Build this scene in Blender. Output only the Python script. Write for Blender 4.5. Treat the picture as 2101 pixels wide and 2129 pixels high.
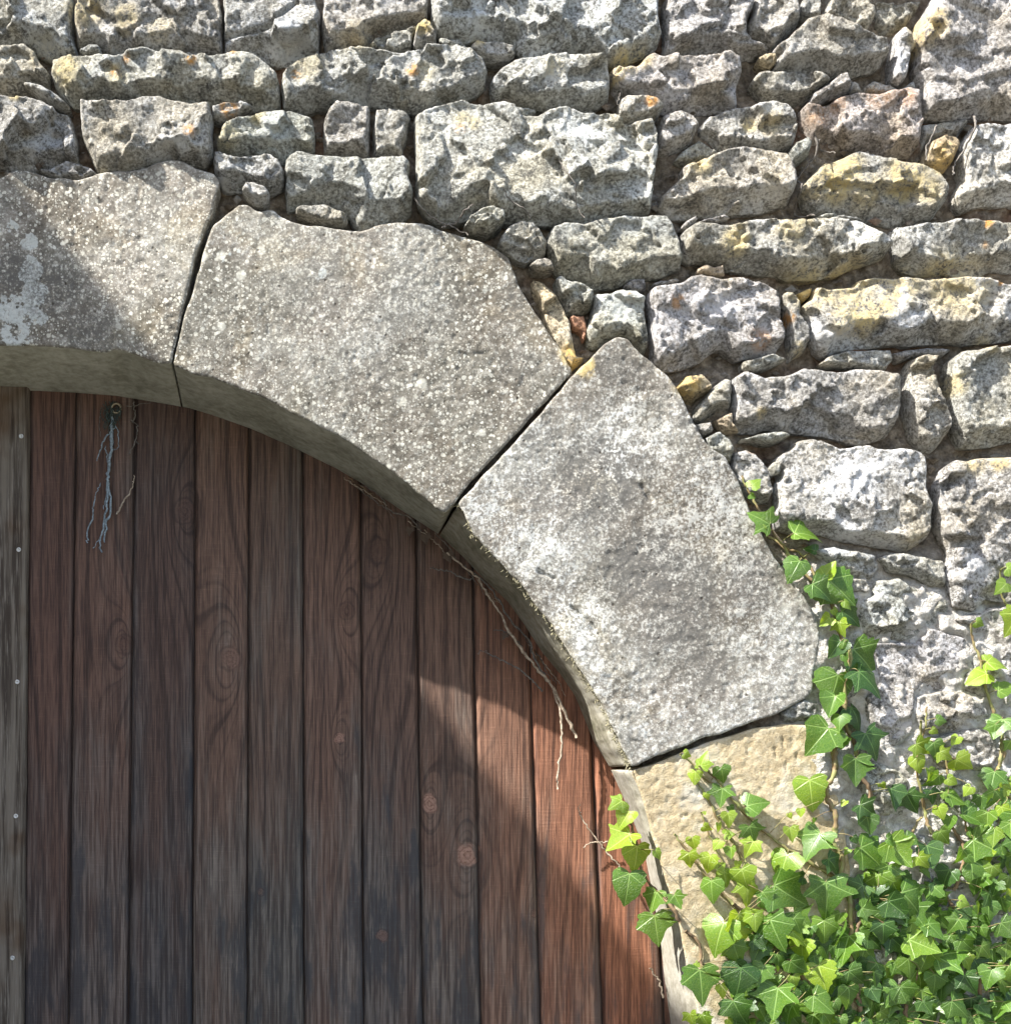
import bpy, math, random
import numpy as np
from mathutils import Vector, Matrix

random.seed(7)
SC = bpy.context.scene
COL = SC.collection
for o in list(bpy.data.objects):
    bpy.data.objects.remove(o)

# ------------------------------------------------------------------ camera, sky, sun, exposure
# wall plane is Y = 0, one photo pixel = 1 mm on that plane; X = px/1000, Z = (2129-py)/1000, +Y goes into the wall
VPX, VPY, CAMD, REV = 663.0, 1610.0, 2.8, 0.236
KREV = CAMD / (CAMD + REV)
cd = bpy.data.cameras.new('camera'); cam = bpy.data.objects.new('camera', cd); COL.objects.link(cam)
cam.location = (VPX/1000, -CAMD, (2129-VPY)/1000); cam.rotation_euler = (math.radians(90), 0, 0)
cd.sensor_fit = 'HORIZONTAL'; cd.sensor_width = 36; cd.lens = 36*CAMD*1000/2101
cd.shift_x = (1050.5-VPX)/2101; cd.shift_y = (VPY-1064.5)/2101
cd.clip_start = 0.05; cd.clip_end = 2000
SC.camera = cam

SUNV = Vector((0.52, 0.236, -0.62)).normalized()          # the way the sunlight travels
w = bpy.data.worlds.new('World'); SC.world = w; w.use_nodes = True
nt = w.node_tree
bg = next(n for n in nt.nodes if n.type == 'BACKGROUND')
sky = nt.nodes.new('ShaderNodeTexSky'); sky.sky_type = 'NISHITA'; sky.sun_disc = False
sky.sun_elevation = math.asin(-SUNV.z); sky.sun_rotation = math.atan2(-SUNV.x, -SUNV.y) % (2*math.pi)
sky.air_density = 1.0; sky.dust_density = 2.5; sky.ozone_density = 1.0
nt.links.new(sky.outputs[0], bg.inputs[0]); bg.inputs[1].default_value = 0.13
sd = bpy.data.lights.new('sun', 'SUN'); sun = bpy.data.objects.new('sun', sd); COL.objects.link(sun)
sd.energy = 5.0; sd.angle = math.radians(0.5); sd.color = (1.0, 0.965, 0.905)
sun.rotation_euler = SUNV.to_track_quat('-Z', 'Y').to_euler(); sun.location = (-3, -3, 6)
SC.view_settings.view_transform = 'Standard'; SC.view_settings.look = 'None'
SC.view_settings.gamma = 1; SC.view_settings.use_curve_mapping = False
SC.view_settings.exposure = 1.66

# ------------------------------------------------------------------ noise (numpy)
def _hash(ix, iy, seed):
    h = (ix.astype(np.int64)*374761393 + iy.astype(np.int64)*668265263 + seed*974711) & 0x7fffffff
    h = ((h ^ (h >> 13))*1274126177) & 0x7fffffff
    return ((h ^ (h >> 16)) & 0xffff)/65535.0
def vnoise(x, y, seed=0):
    ix = np.floor(x); iy = np.floor(y); fx = x-ix; fy = y-iy
    fx = fx*fx*fx*(fx*(fx*6-15)+10); fy = fy*fy*fy*(fy*(fy*6-15)+10)
    a = _hash(ix, iy, seed); b = _hash(ix+1, iy, seed); c = _hash(ix, iy+1, seed); d = _hash(ix+1, iy+1, seed)
    return (a+(b-a)*fx)*(1-fy)+(c+(d-c)*fx)*fy - 0.5
def fbm(x, y, wl, seed=0, octs=4, gain=0.55):
    r = 0; a = 1.0
    for o in range(octs):
        r = r + a*vnoise(x/wl*(1.94**o)+o*17.3, y/wl*(1.94**o)+o*9.1, seed+o*31); a *= gain
    return r
def sstep(a, b, x):
    t = np.clip((x-a)/(b-a), 0, 1); return t*t*(3-2*t)

# ------------------------------------------------------------------ material helper
class NT:
    def __init__(s, name):
        s.m = bpy.data.materials.new(name); s.m.use_nodes = True; s.t = s.m.node_tree
        s.b = next(n for n in s.t.nodes if n.type == 'BSDF_PRINCIPLED')
        s.out = next(n for n in s.t.nodes if n.type == 'OUTPUT_MATERIAL')
    def n(s, k, **kw):
        x = s.t.nodes.new('ShaderNode'+k)
        for a, v in kw.items(): setattr(x, a, v)
        return x
    def put(s, sock, v):
        if v is None: return
        if hasattr(v, 'is_output'): s.t.links.new(v, sock)
        elif isinstance(v, (tuple, list)):
            sock.default_value = tuple(v)+(1.0,) if (sock.type == 'RGBA' and len(v) == 3) else v
        else: sock.default_value = v
    def math(s, op, a, b=0.5, c=None, clamp=False):
        x = s.n('Math', operation=op); x.use_clamp = clamp
        s.put(x.inputs[0], a); s.put(x.inputs[1], b)
        if c is not None: s.put(x.inputs[2], c)
        return x.outputs[0]
    def vmath(s, op, a, b):
        x = s.n('VectorMath', operation=op); s.put(x.inputs[0], a); s.put(x.inputs[1], b); return x.outputs[0]
    def noise(s, co, scale, detail=4, rough=0.6, dist=0.0, out=0):
        x = s.n('TexNoise'); s.put(x.inputs['Vector'], co); x.inputs['Scale'].default_value = scale
        x.inputs['Detail'].default_value = detail; x.inputs['Roughness'].default_value = rough
        x.inputs['Distortion'].default_value = dist
        return x.outputs[out]
    def voro(s, co, scale, feature='F1', rnd=1.0):
        x = s.n('TexVoronoi', feature=feature); s.put(x.inputs['Vector'], co)
        x.inputs['Scale'].default_value = scale; x.inputs['Randomness'].default_value = rnd
        return x
    def ss(s, v, a, b, lo=0.0, hi=1.0):
        x = s.n('MapRange', interpolation_type='SMOOTHSTEP'); s.put(x.inputs[0], v)
        for i, q in enumerate((a, b, lo, hi)): s.put(x.inputs[1+i], q)
        return x.outputs[0]
    def mix(s, f, a, b, mode='MIX'):
        x = s.n('Mix', data_type='RGBA', blend_type=mode)
        s.put(x.inputs[0], f); s.put(x.inputs[6], a); s.put(x.inputs[7], b); return x.outputs[2]
    def ramp(s, f, stops):
        x = s.n('ValToRGB'); s.put(x.inputs[0], f); e = x.color_ramp.elements
        while len(e) < len(stops): e.new(0.5)
        for q, (p, c) in zip(e, stops): q.position = p; q.color = tuple(c)+(1,)
        return x.outputs[0]
    def attr(s, name, typ='GEOMETRY', out='Fac'):
        return s.n('Attribute', attribute_name=name, attribute_type=typ).outputs[out]
    def bump(s, hgt, dist, strength=1.0, nrm=None):
        x = s.n('Bump'); s.put(x.inputs['Height'], hgt); x.inputs['Distance'].default_value = dist
        x.inputs['Strength'].default_value = strength; s.put(x.inputs['Normal'], nrm); return x.outputs[0]
    def co(s, off=True):
        c = s.n('TexCoord').outputs['Object']
        if not off: return c
        r = s.n('ObjectInfo').outputs['Random']
        k = s.n('CombineXYZ')
        for i, f in enumerate((37.0, 11.0, 23.0)): s.put(k.inputs[i], s.math('MULTIPLY', r, f))
        return s.vmath('ADD', c, k.outputs[0])
    def fin(s, col, rough=0.9, nrm=None, spec=0.2):
        s.put(s.b.inputs['Base Color'], col); s.put(s.b.inputs['Roughness'], rough)
        s.put(s.b.inputs['Normal'], nrm); s.b.inputs['Specular IOR Level'].default_value = spec
        return s.m

def mat_rubble():
    t = NT('weathered_limestone'); co = t.co()
    n1 = t.noise(co, 11, 4, 0.6); n2 = t.noise(co, 48, 6, 0.72); n3 = t.noise(co, 150, 5, 0.75); n4 = t.noise(co, 24, 5, 0.65, 0.6)
    base = t.ramp(t.math('MULTIPLY_ADD', n3, 0.65, t.math('MULTIPLY', n2, 0.35)),
                  [(0.38, (0.105, 0.099, 0.087)), (0.46, (0.22, 0.212, 0.190)), (0.52, (0.345, 0.335, 0.305)), (0.60, (0.52, 0.51, 0.48))])
    pale = t.math('MULTIPLY', t.ss(t.math('MULTIPLY_ADD', n3, 0.55, t.math('MULTIPLY', n1, 0.8)), 0.64, 0.82), t.attr('pale', 'OBJECT'))
    c = t.mix(t.math('MULTIPLY', pale, 0.85), base, (0.60, 0.605, 0.60))
    c = t.mix(t.math('MULTIPLY', t.ss(t.noise(co, 6, 3, 0.6), 0.46, 0.68), 0.55), c, t.mix(1, c, (1.0, 0.90, 0.70), 'MULTIPLY'))
    v = t.voro(co, 120); spot = t.math('MULTIPLY', t.ss(v.outputs['Distance'], 0.12, 0.24, 1, 0), t.ss(n4, 0.5, 0.62))
    c = t.mix(t.math('MULTIPLY', spot, 0.75), c, (0.68, 0.67, 0.62))
    dk = t.ss(t.math('MULTIPLY_ADD', n4, 0.6, t.math('MULTIPLY', n3, 0.4)), 0.47, 0.36)
    c = t.mix(t.math('MULTIPLY', dk, 0.7), c, (0.075, 0.072, 0.068))
    yl = t.math('MULTIPLY', t.attr('ochre'), t.ss(t.math('MULTIPLY_ADD', n3, 0.5, t.math('MULTIPLY', n2, 0.5)), 0.40, 0.56))
    c = t.mix(yl, c, (0.56, 0.45, 0.22))
    og = t.math('MULTIPLY', t.attr('orange'), t.ss(n2, 0.40, 0.54)); c = t.mix(og, c, (0.50, 0.25, 0.07))
    c = t.mix(1.0, c, t.attr('tint', 'OBJECT', 'Color'), 'MULTIPLY')
    pit = t.voro(co, 75).outputs['Distance']
    h = t.math('ADD', t.math('MULTIPLY', n2, 0.5), t.math('MULTIPLY_ADD', n3, 1.0, t.math('MULTIPLY', t.ss(pit, 0.0, 0.3), 0.12)))
    return t.fin(c, 0.95, t.bump(h, 0.010, 0.9), 0.1)

def mat_ashlar():
    t = NT('speckled_dressed_limestone'); co = t.co()
    n1 = t.noise(co, 7, 4, 0.6); n2 = t.noise(co, 40, 6, 0.7); n3 = t.noise(co, 170, 5, 0.75)
    sp = t.attr('speckle', 'OBJECT')
    base = t.ramp(t.math('MULTIPLY_ADD', n3, 0.5, t.math('MULTIPLY', n2, 0.5)),
                  [(0.36, (0.12, 0.114, 0.101)), (0.46, (0.22, 0.21, 0.188)), (0.54, (0.31, 0.298, 0.27)), (0.64, (0.46, 0.45, 0.415))])
    c = t.mix(t.ss(n1, 0.38, 0.62), base, t.mix(1, base, (0.86, 0.82, 0.80), 'MULTIPLY'))
    # fine pale lichen crust
    g = t.math('ADD', t.math('MULTIPLY', n3, 0.75), t.math('MULTIPLY', n2, 0.45))
    crust = t.math('MULTIPLY', t.ss(t.math('ADD', g, t.math('MULTIPLY', t.attr('crustmap'), 0.10)), 0.615, 0.72), t.attr('crust', 'OBJECT'))
    c = t.mix(crust, c, (0.52, 0.52, 0.50))
    c = t.mix(t.ss(t.noise(co, 3.2, 3, 0.6), 0.40, 0.60), t.mix(1, c, (0.66, 0.64, 0.61), 'MULTIPLY'), c)
    c = t.mix(t.math('MULTIPLY', t.ss(t.noise(co, 5.5, 4, 0.65, 0.5), 0.52, 0.66), 0.45), c, t.mix(1, c, (1.10, 1.0, 0.80), 'MULTIPLY'))
    # round lichen spots, radius differs from spot to spot
    wob = t.vmath('ADD', co, t.n('VectorMath', operation='SCALE').outputs[0])
    sc = wob.node.inputs[1].links[0].from_node; t.put(sc.inputs[0], t.noise(co, 120, 2, 0.5, 0, 1)); sc.inputs['Scale'].default_value = 0.006
    for scale, lo, hi, amt in ((24, 0.80, 0.30, 0.6), (70, 0.55, 0.36, 0.75), (115, 0.42, 0.44, 0.8), (210, 0.30, 0.45, 0.7)):
        v = t.voro(wob, scale); rnd = t.n('SeparateColor'); t.put(rnd.inputs[0], v.outputs['Color'])
        rad = t.ss(rnd.outputs[0], lo, 1.0, 0.0, hi)
        m = t.ss(t.math('SUBTRACT', v.outputs['Distance'], rad), -0.07, 0.05, 1, 0)
        m = t.math('MULTIPLY', m, t.math('MULTIPLY', t.ss(rnd.outputs[0], lo, lo+0.04), t.math('MULTIPLY', sp, amt)))
        c = t.mix(m, c, t.mix(rnd.outputs[1], (0.50, 0.485, 0.42), (0.68, 0.67, 0.61)))
    pt = t.ss(t.math('ADD', t.attr('patch'), t.math('ADD', t.math('MULTIPLY_ADD', n2, 2.6, -1.3), t.math('MULTIPLY_ADD', t.noise(co, 22, 3, 0.6), 1.6, -0.8))), 0.60, 0.68)
    c = t.mix(t.math('MULTIPLY', pt, t.ss(n3, 0.30, 0.56, 0.35, 0.9)), c, (0.47, 0.49, 0.475))
    gl = t.attr('blotch'); c = t.mix(t.math('MULTIPLY', gl, t.ss(g, 0.72, 0.54)), c, (0.11, 0.105, 0.098))
    yl = t.math('MULTIPLY', t.attr('ochre'), t.ss(n2, 0.42, 0.56)); c = t.mix(yl, c, (0.52, 0.40, 0.17))
    c = t.mix(1.0, c, t.attr('tint', 'OBJECT', 'Color'), 'MULTIPLY')
    pv = t.voro(co, 33); pr = t.n('SeparateColor'); t.put(pr.inputs[0], pv.outputs['Color']); pit = t.math('MAXIMUM', t.ss(pv.outputs['Distance'], 0.05, 0.13), t.ss(pr.outputs[0], 0.22, 0.18))
    c = t.mix(pit, t.mix(1, c, (0.45, 0.42, 0.4), 'MULTIPLY'), c)
    h = t.math('ADD', t.math('MULTIPLY', n2, 0.5), t.math('MULTIPLY_ADD', n3, 0.42, t.math('MULTIPLY', pit, 0.35)))
    return t.fin(c, 0.95, t.bump(h, 0.0045, 0.8), 0.1)

def mat_sand():
    t = NT('beige_sandstone'); co = t.co()
    n1 = t.noise(co, 8, 4, 0.6); n2 = t.noise(co, 45, 6, 0.7); n3 = t.noise(co, 230, 4, 0.7)
    c = t.ramp(t.math('MULTIPLY_ADD', n3, 0.4, t.math('MULTIPLY', n2, 0.6)),
               [(0.36, (0.25, 0.195, 0.115)), (0.48, (0.375, 0.305, 0.19)), (0.6, (0.47, 0.40, 0.275))])
    c = t.mix(t.ss(n1, 0.5, 0.7), c, (0.46, 0.43, 0.36))
    v = t.voro(co, 55); c = t.mix(t.math('MULTIPLY', t.ss(v.outputs['Distance'], 0.07, 0.15, 1, 0), 0.6), c, (0.12, 0.10, 0.08))
    h = t.math('ADD', n2, t.math('MULTIPLY', n3, 0.5))
    return t.fin(c, 0.95, t.bump(h, 0.004, 0.9), 0.1)

def mat_reveal(name, a, b, d):
    t = NT(name); co = t.co(); n1 = t.noise(co, 9, 4, 0.6); n2 = t.noise(co, 60, 5, 0.65)
    c = t.ramp(t.math('MULTIPLY_ADD', n2, 0.5, t.math('MULTIPLY', n1, 0.5)), [(0.38, a), (0.5, b), (0.62, d)])
    return t.fin(c, 0.9, t.bump(n2, 0.003, 0.7), 0.15)

def mat_mortar():
    t = NT('crumbling_earth_mortar'); co = t.co(False)
    n1 = t.noise(co, 4.5, 3, 0.6); n2 = t.noise(co, 50, 6, 0.72); n3 = t.noise(co, 200, 3, 0.7)
    a = t.ramp(n2, [(0.35, (0.085, 0.068, 0.050)), (0.5, (0.185, 0.150, 0.112)), (0.65, (0.34, 0.29, 0.225))])
    b = t.ramp(n2, [(0.35, (0.09, 0.052, 0.034)), (0.5, (0.165, 0.098, 0.062)), (0.65, (0.27, 0.18, 0.12))])
    c = t.mix(t.ss(n1, 0.5, 0.66), a, b)
    c = t.mix(t.attr('limey'), c, t.ramp(n2, [(0.35, (0.30, 0.28, 0.25)), (0.5, (0.46, 0.44, 0.40)), (0.65, (0.6, 0.585, 0.55))]))
    return t.fin(c, 0.97, t.bump(t.math('ADD', n2, t.math('MULTIPLY', n3, 0.4)), 0.012, 0.9), 0.05)

def mat_wood():
    t = NT('stained_softwood_plank'); co = t.co()
    gr = t.attr('grain'); kn = t.attr('knot'); wt = t.attr('weather', 'OBJECT'); wv = t.attr('worn'); red = t.attr('red', 'OBJECT')
    k = t.n('CombineXYZ'); t.put(k.inputs[0], gr)
    ring = t.noise(k.outputs[0], 0.8, 2, 0.5)
    mp = t.n('Mapping'); t.put(mp.inputs['Vector'], co); mp.inputs['Scale'].default_value = (1.0, 1.0, 0.035)
    fib = t.noise(mp.outputs[0], 420, 4, 0.65); fib2 = t.noise(mp.outputs[0], 170, 4, 0.65)
    mq = t.n('Mapping'); t.put(mq.inputs['Vector'], co); mq.inputs['Scale'].default_value = (1.0, 1.0, 0.22)
    blot = t.noise(mq.outputs[0], 13, 5, 0.6); blot2 = t.noise(mq.outputs[0], 30, 4, 0.6)
    late = t.math('MULTIPLY', t.ss(ring, 0.44, 0.66), 0.85)
    stain = t.mix(late, (0.116, 0.073, 0.054), (0.050, 0.032, 0.025))
    stain = t.mix(t.ss(t.math('MULTIPLY_ADD', fib2, 0.5, t.math('MULTIPLY', fib, 0.5)), 0.40, 0.60), t.mix(1, stain, (0.55, 0.52, 0.52), 'MULTIPLY'), t.mix(1, stain, (1.35, 1.32, 1.28), 'MULTIPLY'))
    grey = t.mix(t.ss(fib2, 0.38, 0.64), (0.042, 0.034, 0.030), (0.150, 0.128, 0.108))
    grey = t.mix(t.math('MULTIPLY', late, 0.35), grey, (0.05, 0.042, 0.038))
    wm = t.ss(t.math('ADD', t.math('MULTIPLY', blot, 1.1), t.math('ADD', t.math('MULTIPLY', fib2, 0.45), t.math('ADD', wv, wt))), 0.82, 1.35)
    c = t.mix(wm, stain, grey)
    # blue black mildew streaks
    bl = t.math('MULTIPLY', t.ss(t.math('ADD', t.math('MULTIPLY_ADD', blot, 0.5, t.math('MULTIPLY', blot2, 0.5)), t.math('MULTIPLY', wv, 0.40)), 0.64, 0.74), t.ss(fib2, 0.30, 0.55))
    c = t.mix(t.math('MULTIPLY', bl, 0.7), c, (0.030, 0.034, 0.040))
    # pale worn streaks
    pw = t.math('MULTIPLY', t.ss(blot, 0.60, 0.70), t.ss(fib, 0.52, 0.66)); c = t.mix(t.math('MULTIPLY', pw, 0.55), c, (0.27, 0.225, 0.18))
    kr = t.math('ADD', t.attr('knotr'), t.math('MULTIPLY_ADD', t.noise(co, 60, 3, 0.6), 0.5, -0.25)); kring = t.math('SINE', t.math('MULTIPLY_ADD', kr, 17.0, t.math('MULTIPLY', blot2, 5.0)))
    kc = t.mix(t.attr('knotpale'), (0.062, 0.034, 0.026), (0.30, 0.185, 0.14))
    kc = t.mix(t.ss(kring, -0.2, 0.9, 0, 0.55), kc, t.mix(1, kc, (0.5, 0.42, 0.38), 'MULTIPLY'))
    kc = t.mix(t.ss(t.noise(co, 240, 3, 0.6), 0.34, 0.5), t.mix(1, kc, (0.6, 0.55, 0.5), 'MULTIPLY'), kc)
    c = t.mix(t.math('MULTIPLY', t.ss(t.math('ABSOLUTE', t.math('SUBTRACT', kr, 1.12)), 0.04, 0.22, 1, 0), 0.4), c, (0.04, 0.027, 0.022))
    c = t.mix(kn, c, kc)
    c = t.mix(1.0, c, t.attr('tint', 'OBJECT', 'Color'), 'MULTIPLY')
    ms = t.n('Mapping'); t.put(ms.inputs['Vector'], co); ms.inputs['Scale'].default_value = (0.06, 1.0, 1.0)
    saw = t.noise(ms.outputs[0], 330, 2, 0.6)
    c = t.mix(t.math('MULTIPLY', t.ss(saw, 0.55, 0.72), 0.28), c, t.mix(1, c, (1.5, 1.5, 1.5), 'MULTIPLY'))
    h = t.math('ADD', t.math('MULTIPLY', saw, 0.35), t.math('ADD', t.math('MULTIPLY', fib, 0.7), t.math('MULTIPLY', ring, 0.6)))
    return t.fin(c, t.ss(fib2, 0.3, 0.7, 0.62, 0.85), t.bump(h, 0.0022, 0.8), 0.25)

def mat_batten():
    t = NT('grey_weathered_softwood'); co = t.co()
    mp = t.n('Mapping'); t.put(mp.inputs['Vector'], co); mp.inputs['Scale'].default_value = (1, 1, 0.04)
    f = t.noise(mp.outputs[0], 300, 4, 0.65); f2 = t.noise(mp.outputs[0], 70, 3, 0.6); b = t.noise(co, 5, 3, 0.6)
    c = t.mix(t.ss(f2, 0.38, 0.6), (0.055, 0.042, 0.032), (0.165, 0.138, 0.108))
    c = t.mix(t.ss(f, 0.5, 0.7), c, (0.22, 0.19, 0.155)); c = t.mix(t.ss(b, 0.5, 0.7), c, t.mix(1, c, (0.62, 0.48, 0.38), 'MULTIPLY'))
    return t.fin(c, 0.85, t.bump(t.math('ADD', f, f2), 0.003, 0.9), 0.2)

def mat_simple(name, col, col2=None, scale=60, rough=0.8, metal=0.0, stretch=None):
    t = NT(name); co = t.co(); n = t.noise(co, scale, 4, 0.6)
    c = t.mix(t.ss(n, 0.38, 0.62), col, col2 or tuple(x*0.6 for x in col))
    t.b.inputs['Metallic'].default_value = metal
    return t.fin(c, rough, t.bump(n, 0.002, 0.5), 0.3)

def mat_leaf():
    t = NT('ivy_leaf_surface')
    co = t.attr('leafco', 'GEOMETRY', 'Vector'); s = t.n('SeparateXYZ'); t.put(s.inputs[0], co)
    x, y = s.outputs[0], s.outputs[1]; ax = t.math('ABSOLUTE', x)
    tone = t.attr('tone', 'OBJECT')
    vein = None
    for ang, wd in ((90, 0.020), (31, 0.017), (-14, 0.013)):
        ca, sa = math.cos(math.radians(ang)), math.sin(math.radians(ang))
        dist = t.math('ABSOLUTE', t.math('SUBTRACT', t.math('MULTIPLY', ax, sa), t.math('MULTIPLY', y, ca)))
        al = t.math('ADD', t.math('MULTIPLY', ax, ca), t.math('MULTIPLY', y, sa))
        wdt = t.math('MULTIPLY_ADD', al, -0.012, wd)
        m = t.math('MULTIPLY', t.ss(t.math('SUBTRACT', dist, wdt), -0.006, 0.010, 1, 0), t.ss(al, -0.01, 0.02)); vein = m if vein is None else t.math('MAXIMUM', vein, m)
    # side veins: thin net from cell borders
    e = t.voro(t.vmath('ADD', co, t.co()), 6.5, 'DISTANCE_TO_EDGE').outputs['Distance']
    net = t.math('MULTIPLY', t.ss(e, 0.012, 0.045, 1, 0), 0.45)
    vein = t.math('MAXIMUM', vein, net)
    n = t.noise(t.co(), 45, 4, 0.6)
    g = t.ramp(tone, [(0.0, (0.042, 0.098, 0.020)), (0.5, (0.100, 0.200, 0.022)), (1.0, (0.26, 0.37, 0.03))])
    g2 = t.mix(1, g, (0.62, 0.72, 0.80), 'MULTIPLY')
    c = t.mix(t.ss(n, 0.38, 0.62), g2, g)
    c = t.mix(t.math('MULTIPLY', t.ss(t.noise(t.co(), 14, 3, 0.6), 0.5, 0.68), 0.45), c, t.mix(1, c, (1.6, 1.25, 0.8), 'MULTIPLY'))
    vc = t.ramp(tone, [(0.0, (0.14, 0.25, 0.08)), (0.5, (0.26, 0.40, 0.12)), (1.0, (0.42, 0.54, 0.14))])
    c = t.mix(t.math('MULTIPLY', vein, 0.8), c, vc)
    bmp = t.bump(t.math('SUBTRACT', t.math('MULTIPLY', n, 0.4), vein), 0.0012, 0.6)
    t.fin(c, 0.30, bmp, 0.5)
    tr = t.n('BsdfTranslucent'); t.put(tr.inputs['Color'], t.mix(1, c, (1.9, 1.7, 0.6), 'MULTIPLY')); t.put(tr.inputs['Normal'], bmp)
    ms = t.n('MixShader'); ms.inputs[0].default_value = 0.38
    t.t.links.new(t.b.outputs[0], ms.inputs[1]); t.t.links.new(tr.outputs[0], ms.inputs[2]); t.t.links.new(ms.outputs[0], t.out.inputs[0])
    return t.m

M_RUB, M_ASH, M_SAND, M_MOR = mat_rubble(), mat_ashlar(), mat_sand(), mat_mortar()
M_ALG = mat_reveal('algae_stained_soffit_stone', (0.24, 0.235, 0.18), (0.36, 0.355, 0.285), (0.48, 0.475, 0.395))
M_REV = mat_reveal('grey_green_reveal_stone', (0.20, 0.19, 0.13), (0.32, 0.30, 0.23), (0.44, 0.42, 0.35))
M_JAM = mat_reveal('pale_jamb_reveal_stone', (0.21, 0.195, 0.15), (0.33, 0.31, 0.255), (0.43, 0.41, 0.355))
M_WOOD, M_BAT, M_LEAF = mat_wood(), mat_batten(), mat_leaf()
M_STEM = mat_simple('green_ivy_stem', (0.20, 0.21, 0.075), (0.17, 0.12, 0.06), 40, 0.6)
M_WOODY = mat_simple('brown_ivy_stem', (0.20, 0.135, 0.075), (0.11, 0.075, 0.045), 60, 0.8)
M_DEAD = mat_simple('dry_pale_twig_bark', (0.42, 0.35, 0.27), (0.24, 0.19, 0.14), 120, 0.9)
M_GREYTWIG = mat_simple('grey_dead_twig_bark', (0.17, 0.155, 0.135), (0.09, 0.08, 0.07), 120, 0.9)
M_DRYLEAF = mat_simple('dry_brown_leaf', (0.13, 0.095, 0.065), (0.07, 0.05, 0.04), 60, 0.8)
M_TWINE = mat_simple('faded_blue_twine', (0.26, 0.315, 0.345), (0.14, 0.17, 0.185), 200, 0.8)
M_TUFT = mat_simple('dark_green_twine_fray', (0.06, 0.085, 0.075), (0.035, 0.045, 0.04), 200, 0.9)
M_RING = mat_simple('tarnished_brass', (0.34, 0.29, 0.20), (0.20, 0.17, 0.12), 90, 0.45, 0.8)
M_SCREW = mat_simple('zinc_screw_head', (0.62, 0.61, 0.58), (0.42, 0.41, 0.39), 200, 0.4, 0.6)
M_WEB = mat_simple('dirty_plaster_crumb', (0.5, 0.46, 0.38), (0.3, 0.27, 0.22), 80, 0.95)
M_GROUND = mat_simple('pale_gravel_ground', (0.22, 0.205, 0.165), (0.15, 0.14, 0.115), 30, 0.95)

# ------------------------------------------------------------------ objects
def mesh_obj(name, verts, faces, mats, parent=None, loc=None, smooth=True, fmat=None, attrs=None):
    v = np.asarray(verts, dtype=np.float64)
    c = v.mean(axis=0) if loc is None else np.asarray(loc, dtype=np.float64)
    me = bpy.data.meshes.new(name); me.from_pydata((v-c).tolist(), [], faces)
    for m in (mats if isinstance(mats, list) else [mats]): me.materials.append(m)
    if smooth: me.polygons.foreach_set('use_smooth', np.ones(len(me.polygons), dtype=bool))
    if fmat is not None: me.polygons.foreach_set('material_index', np.asarray(fmat, dtype=np.int32))
    for k, a in (attrs or {}).items():
        a = np.asarray(a)
        if a.ndim == 1: at = me.attributes.new(k, 'FLOAT', 'POINT'); at.data.foreach_set('value', a.astype(np.float32))
        else: at = me.attributes.new(k, 'FLOAT_VECTOR', 'POINT'); at.data.foreach_set('vector', a.astype(np.float32).ravel())
    me.update()
    o = bpy.data.objects.new(name, me); COL.objects.link(o); place(o, c, parent); return o
def place(o, c, parent):
    o.location = c
    if parent is not None:
        o.parent = parent; p = parent; off = Vector((0, 0, 0))
        while p is not None: off += p.location; p = p.parent
        o.location = Vector(c)-off
def thing(name, label, cat, loc, group=None):
    o = bpy.data.objects.new(name, None); o.empty_display_size = 0.05; COL.objects.link(o); o.location = loc
    o['label'] = label; o['category'] = cat
    if group: o['group'] = group
    return o
def tag(o, label, cat, group=None):
    o['label'] = label; o['category'] = cat
    if group: o['group'] = group
    return o
def W(px, py, y=0.0): return (px/1000.0, y, (2129-py)/1000.0)
def unproj(px, py, y):
    k = (CAMD+y)/CAMD
    return (VPX+(px-VPX)*k, VPY+(py-VPY)*k)

# surface height map of everything on the wall, for the plants to sit on (8 mm cells)
HG = 8; HMW, HMH = 2400//HG, 2400//HG
HMAP = np.full((HMH, HMW), 0.06)
def hmap_add(px, py, y):
    i = np.clip((py/HG).astype(int), 0, HMH-1); j = np.clip((px/HG).astype(int), 0, HMW-1)
    np.minimum.at(HMAP, (i, j), y)
def surf(px, py, r=14):
    i0, i1 = int((py-r)/HG), int((py+r)/HG)+1; j0, j1 = int((px-r)/HG), int((px+r)/HG)+1
    i0 = max(0, min(i0, HMH-1)); j0 = max(0, min(j0, HMW-1)); i1 = max(i0+1, min(i1, HMH)); j1 = max(j0+1, min(j1, HMW))
    return float(HMAP[i0:i1, j0:j1].min())

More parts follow.
